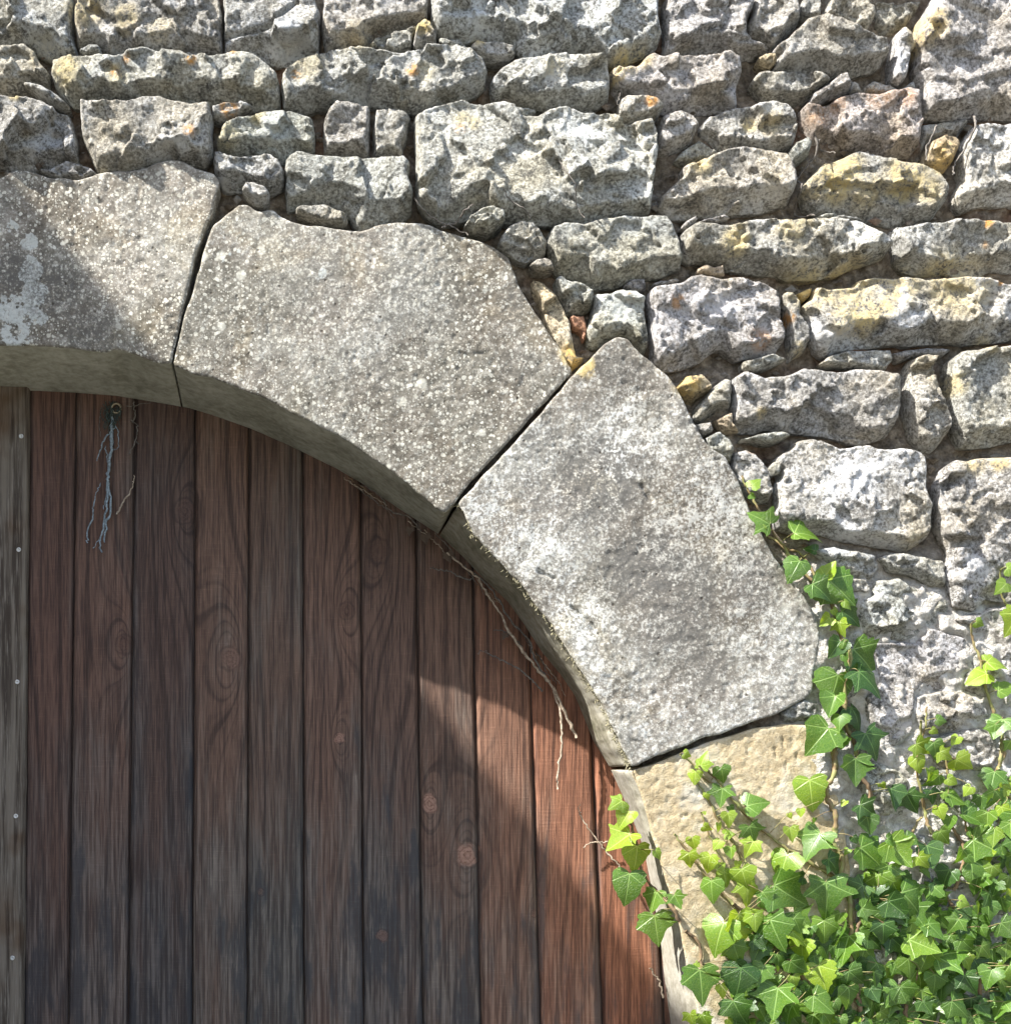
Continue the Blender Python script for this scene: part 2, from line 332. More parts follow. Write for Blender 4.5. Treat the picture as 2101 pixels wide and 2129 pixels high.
def catmull(P, per=6):
    P = [Vector(p) for p in P]
    if len(P) < 3: return [P[0].lerp(P[-1], i/per) for i in range(per+1)]
    Q = [2*P[0]-P[1]]+P+[2*P[-1]-P[-2]]; out = []
    for i in range(1, len(Q)-2):
        a, b, c, d = Q[i-1:i+3]
        for k in range(per):
            t = k/per; out.append(0.5*((2*b)+(c-a)*t+(2*a-5*b+4*c-d)*t*t+(3*b-3*c+d-a)*t**3))
    out.append(P[-1]); return out
def tube(path, r0, r1, V, F, sides=6, wob=0.25, seed=0):
    """append a tapered tube (radii in mm) to V, F"""
    rg = random.Random(seed); n = len(path); k0 = len(V)
    for i, p in enumerate(path):
        t = (path[min(i+1, n-1)]-path[max(i-1, 0)]).normalized()
        u = t.cross(Vector((0, 1, 0.02))).normalized(); v = t.cross(u)
        r = (r0+(r1-r0)*i/(n-1))*(1+rg.uniform(-wob, wob))/1000
        for s in range(sides):
            a = 2*math.pi*s/sides; V.append(tuple(p+u*(r*math.cos(a))+v*(r*math.sin(a))))
    for i in range(n-1):
        for s in range(sides):
            a = k0+i*sides+s; b = k0+i*sides+(s+1) % sides; F.append((a, b, b+sides, a+sides))
    F.append(tuple(k0+s for s in range(sides))); F.append(tuple(k0+(n-1)*sides+s for s in reversed(range(sides))))
CROPS = {'A': (0, 0, 2.7243), 'B': (700, 0, 2.7243), 'C': (1400, 0, 2.7204), 'D': (1000, 400, 3.1783), 'E': (1500, 400, 3.173),
         'F': (1400, 700, 2.7204), 'G': (0, 300, 2.7243), 'H': (700, 700, 3.1783), 'I': (1100, 1200, 3.865), 'J': (1500, 950, 2.9717),
         'K': (1400, 1500, 2.7204), 'L': (600, 1300, 2.33), 'M': (0, 780, 3.117), 'Q': (0, 1400, 2.65), 'N': (0, 0, 1.0), 'P': (0, 0, 0.90766)}
def cv(crop, pts):
    x, y, s = CROPS[crop]; return [(x+a/s, y+b/s) for a, b in pts]

def resample(pts, step, closed=True):
    p = np.asarray(pts, float); q = np.vstack([p, p[:1]]) if closed else p
    out = []
    for a, b in zip(q[:-1], q[1:]):
        n = max(1, int(round(np.hypot(*(b-a))/step)))
        for i in range(n): out.append(a+(b-a)*i/n)
    if not closed: out.append(q[-1])
    return np.array(out)
def rough_outline(pts, step, amp, seed, smooth=1):
    p = resample(pts, step)
    for _ in range(smooth): p = 0.5*p+0.25*(np.roll(p, 1, 0)+np.roll(p, -1, 0))
    d = np.roll(p, -1, 0)-np.roll(p, 1, 0); n = np.stack([d[:, 1], -d[:, 0]], 1); n /= np.maximum(np.linalg.norm(n, axis=1), 1e-6)[:, None]
    k = fbm(p[:, 0], p[:, 1], 34, seed, 3)*amp
    return p+n*k[:, None]
def inside(P, poly):
    x, y = P[:, 0], P[:, 1]; r = np.zeros(len(P), bool); a = poly; b = np.roll(poly, -1, 0)
    for (x0, y0), (x1, y1) in zip(a, b):
        if y0 == y1: continue
        c = ((y0 > y) != (y1 > y)) & (x < (x1-x0)*(y-y0)/(y1-y0)+x0); r ^= c
    return r
def seg_dist(P, poly, soft=9.0):
    a = poly; b = np.roll(poly, -1, 0); ab = b-a; L2 = np.maximum((ab**2).sum(1), 1e-9)
    area = 0.5*np.sum(a[:, 0]*b[:, 1]-b[:, 0]*a[:, 1]); sg = 1.0 if area > 0 else -1.0
    nrm = np.stack([ab[:, 1], -ab[:, 0]], 1)*sg/np.sqrt(L2)[:, None]      # outward, image coords (y down)
    D = np.empty(len(P)); NP = np.empty((len(P), 2)); NN = np.empty((len(P), 2))
    for s in range(0, len(P), 4000):
        p = P[s:s+4000]; ap = p[:, None, :]-a[None]; t = np.clip((ap*ab[None]).sum(2)/L2[None], 0, 1)
        q = a[None]+t[..., None]*ab[None]; d = np.sqrt(((p[:, None]-q)**2).sum(2))
        k = d.argmin(1); r = np.arange(len(p)); D[s:s+4000] = d[r, k]; NP[s:s+4000] = q[r, k]
        wgt = np.exp(-(d-d[r, k][:, None])/soft); NN[s:s+4000] = (wgt@nrm)/wgt.sum(1)[:, None]
    return D, NP, NN

OCHRE = [(180, 15, 45, .7), (262, 35, 34, .6), (330, 60, 30, .4), (140, 150, 34, .7), (240, 160, 26, .6), (90, 105, 40, .3), (35, 210, 14, .9), (880, 58, 24, 1), (995, 82, 16, .9), (640, 140, 40, .35),
         (1300, 132, 34, 1), (1330, 120, 30, .8), (1285, 160, 16, 1), (1920, 62, 42, .9), (1905, 85, 26, .8), (1740, 372, 50, 1), (1765, 350, 34, .9), (1880, 372, 52, .9), (1800, 395, 38, .6), (1925, 400, 34, .7), (1700, 385, 30, .7),
         (1455, 342, 26, .7), (1968, 330, 34, .9), (1950, 350, 24, .8), (1525, 505, 34, .9), (1530, 470, 20, .5), (1640, 466, 46, .6), (1690, 600, 60, .8), (1770, 590, 60, .8), (1860, 590, 60, .8), (1980, 592, 80, .7), (1790, 655, 44, 1), (1745, 665, 34, .8), (1830, 645, 26, .9),
         (1190, 735, 30, 1), (1215, 765, 24, .8), (1425, 795, 34, .9), (1985, 800, 26, .7), (2055, 715, 26, .6), (1600, 255, 30, .5), (1560, 255, 20, .8), (880, 150, 26, .4), (1150, 150, 24, .5), (470, 280, 30, .5), (535, 240, 18, .6), (1660, 725, 18, .6), (1900, 1130, 30, .3), (2070, 965, 22, .9), (2020, 965, 30, .7), (1600, 380, 20, .3), (1580, 860, 12, .8), (960, 250, 20, .5), (740, 80, 40, .35), (985, 260, 18, .6)]
ORANGE = [(397, 130, 12, 1), (263, 123, 9, .7), (242, 155, 12, .8), (475, 222, 20, .9), (395, 283, 14, .8), (615, 160, 11, .8), (857, 150, 15, .9), (485, 113, 8, .8), (1350, 217, 14, .9), (1405, 630, 16, .7), (1310, 620, 10, .8), (1580, 705, 26, .5), (1700, 240, 26, .3), (1830, 195, 34, .3), (1880, 205, 22, .4), (1740, 215, 22, .3), (2048, 468, 12, .9), (2073, 592, 10, .9), (1635, 660, 16, .9), (1690, 755, 16, .8), (955, 275, 12, .5), (1565, 930, 12, 1), (2045, 510, 8, .6)]
def blobs(px, py, L):
    r = np.zeros(len(px))
    for x, y, s, a in L: r = np.maximum(r, a*sstep(1.25, 0.45, np.hypot(px-x, py-y)/s))
    return r

def facets(P, cell, seed, tilt, step_amp):
    """piecewise tilted planes with little ledges between them, like hammer-dressed rock"""
    r = np.random.RandomState(seed)
    lo = P.min(0)-cell; hi = P.max(0)+cell
    n = max(3, int((hi[0]-lo[0])*(hi[1]-lo[1])/cell**2))
    S = lo+r.rand(n, 2)*(hi-lo); g = r.randn(n, 2)*tilt; g[:, 1] += 0.05; c = r.randn(n)*step_amp
    wx = fbm(P[:, 0], P[:, 1], cell*0.55, seed+5, 3)*cell*0.6; wy = fbm(P[:, 0], P[:, 1], cell*0.55, seed+9, 3)*cell*0.35
    Q = P+np.stack([wx, wy], 1); out = np.empty(len(P))
    for s in range(0, len(P), 4000):
        q = Q[s:s+4000]; d = np.sqrt(((q[:, None]-S[None])**2).sum(2)); d0 = d.min(1)
        wgt = np.exp(-(d-d0[:, None])/(cell*0.022)); wgt /= wgt.sum(1)[:, None]
        h = c[None]+(g[None]*(P[s:s+4000][:, None]-S[None])).sum(2)
        out[s:s+4000] = (wgt*h).sum(1)
    return out

def stone(name, pts, parent, mats, seed, step=3.0, base=0.0, edge=40.0, wtop=15.0, wbot=34.0, facet=60.0, tilt=0.12, ledge=3.5,
          amp=1.0, rough=5.0, back=0.19, intrados=None, props=None, extra=None, profile='rock', tiltx=0.0, tilty=0.0):
    out = rough_outline(pts, 7 if step < 5 else 12, rough, seed, 0 if profile == 'rock' else 1)
    lo = out.min(0)-step*1.5; hi = out.max(0)+step*1.5
    nx = int((hi[0]-lo[0])/step)+1; ny = int((hi[1]-lo[1])/step)+1
    gx, gy = np.meshgrid(lo[0]+np.arange(nx)*step, lo[1]+np.arange(ny)*step); P = np.stack([gx.ravel(), gy.ravel()], 1)
    ins = inside(P, out).reshape(ny, nx)
    keep = ins[:-1, :-1] | ins[1:, :-1] | ins[:-1, 1:] | ins[1:, 1:]
    idx = np.arange(nx*ny).reshape(ny, nx)
    quads = np.stack([idx[:-1, :-1], idx[1:, :-1], idx[1:, 1:], idx[:-1, 1:]], 2)[keep]
    used = np.unique(quads); remap = -np.ones(nx*ny, int); remap[used] = np.arange(len(used)); quads = remap[quads]
    P = P[used]; I = ins.ravel()[used]
    D, NP, NN = seg_dist(P, out)
    P = np.where(I[:, None], P, NP); D = np.where(I, D, 0)
    E = np.concatenate([quads[:, [0, 1]], quads[:, [1, 2]], quads[:, [2, 3]], quads[:, [3, 0]]])
    key = np.sort(E, 1); u, inv, cnt = np.unique(key, axis=0, return_inverse=True, return_counts=True)
    be = E[cnt[inv.ravel()] == 1]
    for _ in range(3):                                     # even out the outline so no edge folds back on itself
        sm_ = np.zeros_like(P); nn_ = np.zeros(len(P))
        np.add.at(sm_, be[:, 0], P[be[:, 1]]); np.add.at(sm_, be[:, 1], P[be[:, 0]]); np.add.at(nn_, be.ravel(), 1)
        k_ = nn_ > 0; P[k_] = 0.5*P[k_]+0.5*sm_[k_]/nn_[k_][:, None]
    x, y = P[:, 0], P[:, 1]
    dn = np.clip(NN[:, 1], 0, 1); up = np.clip(-NN[:, 1], 0, 1)
    if profile == 'rock':
        wv = fbm(x, y, 70, seed+3, 2)*0.9+1.0
        Wd = np.maximum((wtop+(wbot-wtop)*dn)*wv, 5.0); t = np.clip(D/Wd, 0, 1)
        rnd = np.sqrt(np.clip(1-(1-t)**2, 0, 1)); lin = np.clip(t*1.08, 0, 1)
        e = rnd*(1-dn)+lin*dn
        h = -edge*(1-e)
        inner = sstep(0, 1, D/14.0)*0.75+0.25
        h = h+facets(P, facet, seed+11, tilt, ledge)*inner
        h = h+(fbm(x, y, 130, seed+20, 2)*7-np.abs(fbm(x, y*1.5, 80, seed+27, 2))*6+1.0+facets(P, 38, seed+61, 0.15, 1.1)*(0.30+0.75*sstep(-.25, .25, fbm(x, y, 150, seed+63, 2))))*amp*(0.45+0.55*inner)+(fbm(x, y, 12, seed+22, 2)*1.6+vnoise(x/6.5, y/6.5, seed+23)*2.0)*(0.6+0.4*min(amp, 1))
        pk = fbm(x, y, 20, seed+25, 2); h = h-sstep(0.43, 0.52, pk)*1.6*amp
    else:
        t = np.clip(D/wtop, 0, 1); h = -edge*(1-np.sqrt(np.clip(1-(1-t)**2, 0, 1)))
        h = h+(fbm(x, y, 240, seed+20, 2)*6+fbm(x, y, 40, seed+21, 3)*1.4+fbm(x, y, 11, seed+22, 3)*1.3)*amp
        pk = fbm(x, y, 16, seed+25, 2)*(0.5+1.2*sstep(-.1, .3, fbm(x, y, 130, seed+26, 2))); h = h-sstep(0.38, 0.62, pk)*1.4*amp
    cx, cy = P.mean(0); h = h+tiltx*(x-cx)+tilty*(y-cy)
    if extra is not None: h = h+extra(x, y)
    Y = base-h/1000.0
    hmap_add(x, y, Y)
    V = np.stack([x/1000, Y, (2129-y)/1000], 1)
    bv = np.unique(be); rm = {int(b): i for i, b in enumerate(bv)}
    rows = [V[bv]]
    B0 = V[bv]
    if intrados is None:
        c3 = np.array([cx/1000, 0, (2129-cy)/1000]); tgt = B0.copy(); tgt[:, 1] = np.maximum(back, B0[:, 1]+0.02)
        tgt[:, 0] += (c3[0]-tgt[:, 0])*0.12; tgt[:, 2] += (c3[2]-tgt[:, 2])*0.12
        ts = [0.25, 1.0]; isin = None
    else:
        fr, bk, notch = intrados
        q = P[bv]; dfr, _, _ = seg_dist_open(q, fr); isin = dfr < 20
        tgt = B0.copy(); tgt[:, 1] = REV+0.002
        q0 = np.stack([VPX+(q[:, 0]-VPX)*KREV, VPY+(q[:, 1]-VPY)*KREV], 1)
        _, nb, _ = seg_dist_open(q0, bk)
        ux = VPX+(nb[:, 0]-VPX)/KREV; uy = VPY+(nb[:, 1]-VPY)/KREV
        tgt[isin, 0] = ux[isin]/1000; tgt[isin, 2] = (2129-uy[isin])/1000
        ts = [0.06, 0.14, 0.22, 0.32, 0.44, 0.58, 0.72, 0.86, 1.0]
    for t in ts:
        R = B0+(tgt-B0)*t
        if isin is not None and t < 1:
            qn = P[bv]; ar = np.arctan2(qn[:, 1]-VPY-100, qn[:, 0]-0)
            k = fbm(qn[:, 0]+qn[:, 1]*0.6, np.full(len(qn), t*190.0), 60, seed+77, 3)*3.0*math.sin(math.pi*min(1, t*1.2+.1))
            nv = np.stack([np.cos(ar), -np.sin(ar)], 1)        # away from the opening
            k = k+notch(qn[:, 0], qn[:, 1], t)
            R[isin, 0] += (nv[:, 0]*k)[isin]/1000; R[isin, 2] += (nv[:, 1]*k)[isin]/1000
        rows.append(R)
    nb_ = len(bv); base_i = len(V); allV = np.vstack([V]+rows)
    faces = quads.tolist(); fm = [0]*len(faces)
    ea = np.array([[rm[int(a)], rm[int(b)]] for a, b in be])
    for r in range(len(rows)-1):
        o0 = base_i+r*nb_; o1 = o0+nb_
        for a, b in ea:
            faces.append((o0+b, o0+a, o1+a, o1+b)); fm.append(1 if (isin is not None and isin[a] and isin[b]) else 0)
    pxa = allV[:, 0]*1000; pya = 2129-allV[:, 2]*1000
    at = {'ochre': blobs(pxa, pya, OCHRE), 'orange': blobs(pxa, pya, ORANGE)}
    if mats[0] is M_ASH: at['patch'] = blobs(pxa, pya, PATCH); at['crustmap'] = blobs(pxa, pya, CRUST); at['blotch'] = blobs(pxa, pya, BLOTCH)
    o = mesh_obj(name, allV, faces, mats, parent, fmat=fm, attrs=at)
    for k, v in (props or {}).items(): o[k] = v
    return o
def seg_dist_open(P, line):
    a = line[:-1]; ab = line[1:]-a; L2 = np.maximum((ab**2).sum(1), 1e-9)
    ap = P[:, None]-a[None]; t = np.clip((ap*ab[None]).sum(2)/L2[None], 0, 1); q = a[None]+t[..., None]*ab[None]
    d = np.sqrt(((P[:, None]-q)**2).sum(2)); k = d.argmin(1); r = np.arange(len(P)); return d[r, k], q[r, k], k

PATCH = [(62, 560, 36, 1), (72, 610, 34, 1), (50, 650, 44, .95), (20, 640, 40, .9), (30, 690, 44, .8), (60, 500, 26, .8), (25, 470, 16, .7), (85, 660, 22, .7), (485, 525, 16, .8), (671, 570, 12, 1), (470, 540, 16, .6)]
CRUST = [(1330, 930, 80, .55), (1300, 850, 60, .5), (1480, 1010, 80, .6), (1500, 1080, 80, .7), (1530, 1160, 80, .6), (1110, 1160, 90, .45), (1210, 1280, 90, .45), (1420, 1120, 90, .45), (1560, 1300, 80, .4), (1010, 1060, 60, .4), (1260, 1430, 80, .3)]
BLOTCH = [(1240, 1000, 120, .85), (1340, 1180, 100, .9), (1400, 1300, 90, .8), (1460, 1390, 70, .6), (1130, 1000, 70, .5), (1560, 1210, 70, .6), (1440, 870, 40, .7), (20, 560, 60, .9), (110, 600, 70, .8), (190, 690, 60, .6), (1290, 760, 60, .6), (1420, 1230, 90, .7), (1110, 900, 60, .4), (640, 560, 110, .35), (860, 640, 120, .35), (760, 760, 90, .3), (1060, 640, 40, .6), (1075, 760, 50, .4)]  # dark weathered patches and streaks in the arch stone colour

M_MOSS = mat_simple('dry_yellow_moss', (0.30, 0.275, 0.18), (0.17, 0.155, 0.10), 120, 0.95)
# ------------------------------------------------------------------ the setting beyond the frame
g = 60.0
gr = mesh_obj('ground', [(-g, -g, -1.1), (g, -g, -1.1), (g, g, -1.1), (-g, g, -1.1)], [(0, 1, 2, 3)], M_GROUND, smooth=False); gr['kind'] = 'structure'

def slab(name, x0, x1, y0, y1, z0, z1, mat, parent=None):
    v = [(x, y, z) for x in (x0, x1) for y in (y0, y1) for z in (z0, z1)]
    f = [(0, 1, 3, 2), (4, 6, 7, 5), (0, 4, 5, 1), (2, 3, 7, 6), (0, 2, 6, 4), (1, 5, 7, 3)]
    return mesh_obj(name, v, f, mat, parent, smooth=False)
# unseen side wall, added left of the arch to throw the slanting shade
XS, ZT, GF = -2.10, 4.395, -0.10          # its top falls gently away from the arched wall, fitted to the shade edge
sw = thing('shade_wall', 'unseen stone side wall added at right angles, left of the frame, to cast the slanting shade', 'side wall', (XS-0.3, -1.7, -1.1))
def sloped(name, x0, x1, y0, y1, z0, t0, t1, mat):
    v = [(x, y, z) for x in (x0, x1) for y, zz in ((y0, t0), (y1, t1)) for z in (z0 if z0 is not None else zz-0.1, zz)]
    f = [(0, 1, 3, 2), (4, 6, 7, 5), (0, 4, 5, 1), (2, 3, 7, 6), (0, 2, 6, 4), (1, 5, 7, 3)]
    return mesh_obj(name, v, f, mat, sw, smooth=False)
zt = lambda y: ZT-GF*y
sloped('shade_wall_body', XS-0.6, XS-0.005, -4.2, 0.04, -1.1, zt(-4.2)-0.103, zt(0.04)-0.103, M_MOR)
for i in range(7):
    y0, y1 = -4.2+i*0.6+0.003, -3.6+i*0.6-0.003
    sloped('shade_wall_coping', XS-0.62, XS, y0, y1, None, zt(y0), zt(y1), M_REV)

# ------------------------------------------------------------------ arch curves
FRONT = np.array(cv('N', [(-300, 745), (-150, 724), (-60, 718), (0, 718), (73, 718), (147, 722), (198, 731), (220, 733), (246, 726), (283, 737), (308, 748), (330, 753), (357, 759), (404, 777), (440, 786), (496, 807), (551, 829), (606, 858), (661, 884), (700, 906), (719, 917), (760, 942), (804, 974), (835, 996), (864, 1021), (889, 1040), (923, 1067), (952, 1049), (967, 1064), (969, 1080), (983, 1109), (1008, 1137), (1046, 1172), (1078, 1210), (1109, 1254), (1147, 1303), (1170, 1335), (1191, 1368), (1211, 1400), (1240, 1446), (1255, 1474), (1268, 1505), (1286, 1542), (1302, 1573), (1310, 1598), (1312, 1604), (1333, 1653), (1355, 1729), (1375, 1800), (1398, 1871), (1415, 1940), (1430, 2010), (1445, 2080), (1470, 2240), (1480, 3300)]))
BACK = np.array([(-300, 835), (-150, 818), (-40, 809), (0, 810), (80, 812), (160, 816), (240, 822), (320, 835), (394, 848), (440, 862), (520, 890), (600, 925), (700, 974), (753, 1005), (826, 1055), (914, 1112), (961, 1156), (1008, 1206), (1055, 1250), (1090, 1298), (1126, 1355), (1165, 1402), (1196, 1448), (1214, 1492), (1234, 1541), (1268, 1596), (1287, 1639), (1308, 1686), (1338, 1763), (1355, 1849), (1372, 1944), (1381, 2030), (1394, 2128), (1405, 2240), (1420, 3300)], float)

arch = thing('stone_arch', 'arch of four big dressed stone blocks over the plank door', 'stone arch', (0.66, 0.1, -1.1))
def no_notch(x, y, t): return 0*x
def notch3(x, y, t): return (14*math.exp(-((t-0.16)/0.10)**2)+5*fbm(x, y, 30, 71, 2)*math.exp(-((t-0.1)/0.15)**2))*sstep(940, 990, x)
def notch4(x, y, t): return 16*math.exp(-((t-0.18)/0.09)**2)+0*x

V1 = cv('G', [(-420, 205), (-200, 200), (-40, 190), (0, 185), (70, 150), (150, 145), (210, 160), (290, 190), (360, 185), (440, 195), (550, 160), (640, 150), (760, 150), (860, 120), (900, 95), (960, 85), (1040, 95), (1090, 130), (1210, 160), (1243, 210), (1222, 300), (1195, 390), (1163, 470), (1113, 600), (1070, 790), (1036, 930), (1002, 1080), (966, 1245), (900, 1235), (840, 1220), (770, 1190), (670, 1160), (600, 1180), (540, 1175), (400, 1150), (200, 1140), (0, 1140), (-160, 1138), (-420, 1160)])
V2 = [(358, 759), (374, 696), (389, 641), (404, 590), (424, 520), (442, 469), (470, 447), (496, 425), (514, 425), (536, 439), (565, 436), (587, 454), (624, 467), (661, 469), (705, 476), (749, 481), (793, 466), (830, 462), (870, 463), (900, 470), (936, 485), (1000, 503), (1031, 518), (1057, 535), (1079, 595), (1094, 620), (1120, 661), (1148, 702), (1167, 727), (1189, 768), (1188, 775), (1164, 801), (1119, 851), (1075, 898), (1024, 952), (974, 1008), (946, 1045), (923, 1067), (889, 1040), (864, 1021), (835, 996), (804, 974), (760, 942), (719, 917), (697, 902), (661, 884), (606, 858), (551, 829), (496, 807), (440, 786), (404, 777)]
V3 = [(952, 1049), (977, 1018), (1030, 961), (1081, 905), (1125, 857), (1172, 801), (1229, 741), (1258, 715), (1283, 704), (1302, 708), (1327, 734), (1356, 759), (1384, 781), (1410, 818), (1440, 876), (1466, 928), (1507, 954), (1525, 983), (1543, 1031), (1558, 1068), (1584, 1115), (1608, 1159), (1641, 1212), (1672, 1246), (1688, 1270), (1699, 1303), (1702, 1340), (1692, 1394), (1687, 1441), (1662, 1458), (1631, 1475), (1567, 1500), (1500, 1525), (1462, 1534), (1423, 1552), (1372, 1571), (1310, 1596), (1302, 1573), (1286, 1542), (1268, 1505), (1255, 1474), (1240, 1446), (1211, 1402), (1191, 1368), (1170, 1335), (1147, 1303), (1128, 1277), (1109, 1254), (1078, 1210), (1046, 1172), (1008, 1137), (983, 1109), (967, 1080), (967, 1064)]
V4 = [(1313, 1605), (1380, 1580), (1427, 1561), (1470, 1543), (1510, 1532), (1570, 1512), (1635, 1507), (1702, 1505), (1719, 1529), (1723, 1574), (1735, 1620), (1749, 1684), (1762, 1760), (1771, 1831), (1780, 1900), (1785, 2000), (1800, 2100), (1800, 2235), (1468, 2235), (1445, 2080), (1430, 2010), (1415, 1940), (1398, 1871), (1375, 1800), (1355, 1729), (1333, 1653)]
T = lambda a, b, c: (a, b, c, 1.0)
def grooves(*lines, dep=6.0, wd=6.0):
    L = [np.array(l, float) for l in lines]
    def f(x, y):
        P = np.stack([x, y], 1); h = np.zeros(len(x))
        for l in L:
            near = (x > l[:, 0].min()-15) & (x < l[:, 0].max()+15) & (y > l[:, 1].min()-15) & (y < l[:, 1].max()+15)
            if near.any(): h[near] -= dep*sstep(wd, 1.0, seg_dist_open(P[near], l)[0]+fbm(x[near], y[near], 14, 5, 2)*4)
        return h
    return f
stone('voussoir', V1, arch, [M_ASH, M_ALG], 101, 3.0, 0.0, 3.5, 4.2, intrados=(FRONT, BACK, no_notch), profile='ashlar', rough=3.0, props={'speckle': 1.0, 'crust': 0.45, 'tint': T(1.0, .985, .94)})
stone('voussoir', V2, arch, [M_ASH, M_ALG], 202, 3.0, -0.002, 3.5, 4.2, intrados=(FRONT, BACK, no_notch), profile='ashlar', rough=3.5, props={'speckle': 0.75, 'crust': 0.6, 'tint': T(.98, .985, .96)})
stone('voussoir', V3, arch, [M_ASH, M_REV], 303, 3.0, -0.006, 3.5, 4.2, intrados=(FRONT, BACK, notch3), extra=grooves(((1188, 1262), (1222, 1292), (1257, 1331)), ((1330, 1010), (1352, 1042)), ((1120, 1188), (1150, 1203))), profile='ashlar', rough=4.5, amp=1.1, props={'speckle': 0.42, 'crust': 1.0, 'tint': T(1.02, 1.03, 1.02)})
o = stone('jamb_stone', V4, arch, [M_SAND, M_JAM], 404, 3.5, 0.0, 3.5, 4.2, intrados=(FRONT, BACK, notch4), profile='ashlar', rough=3.0, amp=1.2, extra=grooves(*[tuple(cv('K', [(a, b), (a+4, b+l)])) for a, b, l in ((622, 85, 80), (578, 150, 55), (640, 235, 60), (522, 320, 40), (470, 250, 40), (520, 540, 90), (600, 330, 30), (700, 180, 50), (420, 150, 30), (45, 540, 20), (80, 870, 22))], dep=2.6, wd=3.6))
o['label'] = 'beige sandstone block below the grey arch stones, partly under ivy'

# ------------------------------------------------------------------ rubble wall
wall = thing('stone_wall', 'rubble wall of rough grey lichened stones around the arch', 'stone wall', (1.2, 0.15, -1.1))
R = []
def S(crop, pts, **kw): R.append((cv(crop, pts), kw))
S('A', [(-60,-40),(405,-40),(415,60),(410,200),(440,300),(380,312),(300,315),(200,262),(100,235),(-60,230)], pale=.9, tilty=.02)
S('A', [(425,-40),(1245,-40),(1258,60),(1255,275),(1150,275),(1030,285),(900,290),(800,270),(700,290),(600,295),(560,250),(470,245),(440,285),(420,200),(412,100)], pale=.6)
S('A', [(450,270),(500,248),(550,245),(572,265),(570,300),(470,305),(445,290)], tiny=1)
S('A', [(1265,-40),(1790,-40),(1815,60),(1800,270),(1700,285),(1640,320),(1560,320),(1400,285),(1265,270),(1258,150)], pale=.8, crack=((1265,200),(1500,160),(1600,110),(1680,10)))
S('B', [(-80,-40),(525,-40),(520,85),(440,112),(300,146),(200,176),(150,250),(-60,245),(-85,120)], pale=.6)
S('B', [(170,245),(215,188),(330,154),(460,124),(500,126),(440,180),(435,245),(350,270),(240,258)], pale=.1, base=.012)
S('B', [(435,235),(450,150),(490,115),(530,140),(560,200),(565,240),(500,258),(445,252)], tiny=1, base=-.014)
S('B', [(535,-40),(1830,-40),(1815,90),(1845,180),(1840,230),(1750,290),(1640,340),(1560,335),(1480,290),(1330,285),(1230,295),(1110,300),(1040,270),(1000,215),(900,200),(820,180),(740,205),(640,195),(570,175),(545,110)], pale=1.0, base=-.012, bright=1.1)
S('B', [(580,195),(640,200),(700,205),(745,250),(700,262),(600,240)], tiny=1, base=.01)
S('B', [(760,250),(800,212),(900,217),(1010,240),(1020,290),(960,315),(880,325),(820,310),(765,275)], tiny=1, base=.004)
S('C', [(-35,-40),(455,-40),(455,40),(415,105),(430,180),(530,250),(560,275),(450,290),(370,295),(250,275),(120,270),(30,290),(-20,315),(-40,280)], pale=.4)
S('C', [(465,-40),(700,-40),(735,100),(640,200),(565,262),(450,185),(425,110),(462,50)], pale=.6, base=-.004)
S('C', [(570,390),(600,310),(570,275),(650,205),(740,115),(850,88),(930,105),(1050,160),(1120,200),(1200,220),(1225,300),(1190,355),(1050,395),(960,388),(900,410),(800,380),(690,385)], pale=.5, base=-.014, flat=1)
S('C', [(740,-40),(840,-40),(860,75),(740,98),(715,40)], pale=.4, base=.01)
S('C', [(870,60),(900,-40),(1140,-40),(1160,60),(1130,140),(1040,150),(930,95)], pale=.7)
S('C', [(1175,60),(1180,-40),(1440,-40),(1400,60),(1360,130),(1290,140),(1230,200),(1190,150)], pale=.2, base=.03)
S('C', [(1265,190),(1300,155),(1340,190),(1370,260),(1340,290),(1330,430),(1290,462),(1245,440),(1250,330)], pale=1, tiny=1, base=-.004)
S('C', [(1360,220),(1400,100),(1450,20),(1480,-40),(2000,-40),(2000,640),(1850,640),(1700,635),(1560,650),(1430,635),(1415,500),(1385,420),(1390,300)], pale=.6, base=-.012, wbot=46)
S('C', [(480,320),(520,295),(580,300),(585,350),(550,375),(500,350)], tiny=1, tint=(1.15,1,.75))
S('C', [(-350,370),(-320,350),(-290,375),(-220,365),(-150,300),(-110,285),(-60,310),(20,300),(100,295),(200,295),(300,280),(385,300),(402,390),(370,480),(375,580),(300,590),(200,600),(60,610),(-40,600),(-90,560),(-190,540),(-300,535),(-340,480)], pale=.7)
S('B', [(1590,660),(1610,560),(1640,540),(1740,548),(1810,555),(1855,605),(1820,660),(1740,690),(1640,690)], tiny=1, base=-.008)
S('C', [(455,440),(490,385),(560,380),(700,388),(830,385),(900,412),(910,440),(850,490),(790,545),(720,560),(600,545),(520,525)], pale=.5, base=.004)
S('C', [(775,570),(800,520),(880,460),(930,415),(980,405),(1005,490),(960,530),(870,555),(830,580)], pale=.3, tiny=1, base=-.006)
S('C', [(1010,425),(1060,440),(1085,500),(1015,500)], tiny=1, base=.02)
S('C', [(1095,470),(1150,430),(1240,450),(1300,480),(1380,430),(1400,490),(1280,498),(1110,510)], tiny=1, base=.02)
S('C', [(730,600),(760,570),(860,590),(950,540),(1040,512),(1150,516),(1280,502),(1330,485),(1400,502),(1415,600),(1425,680),(1405,760),(1420,800),(1370,860),(1250,860),(1130,835),(1000,805),(870,785),(800,790),(760,700)], pale=.8, base=-.006, tint=(1.08,.98,.95))
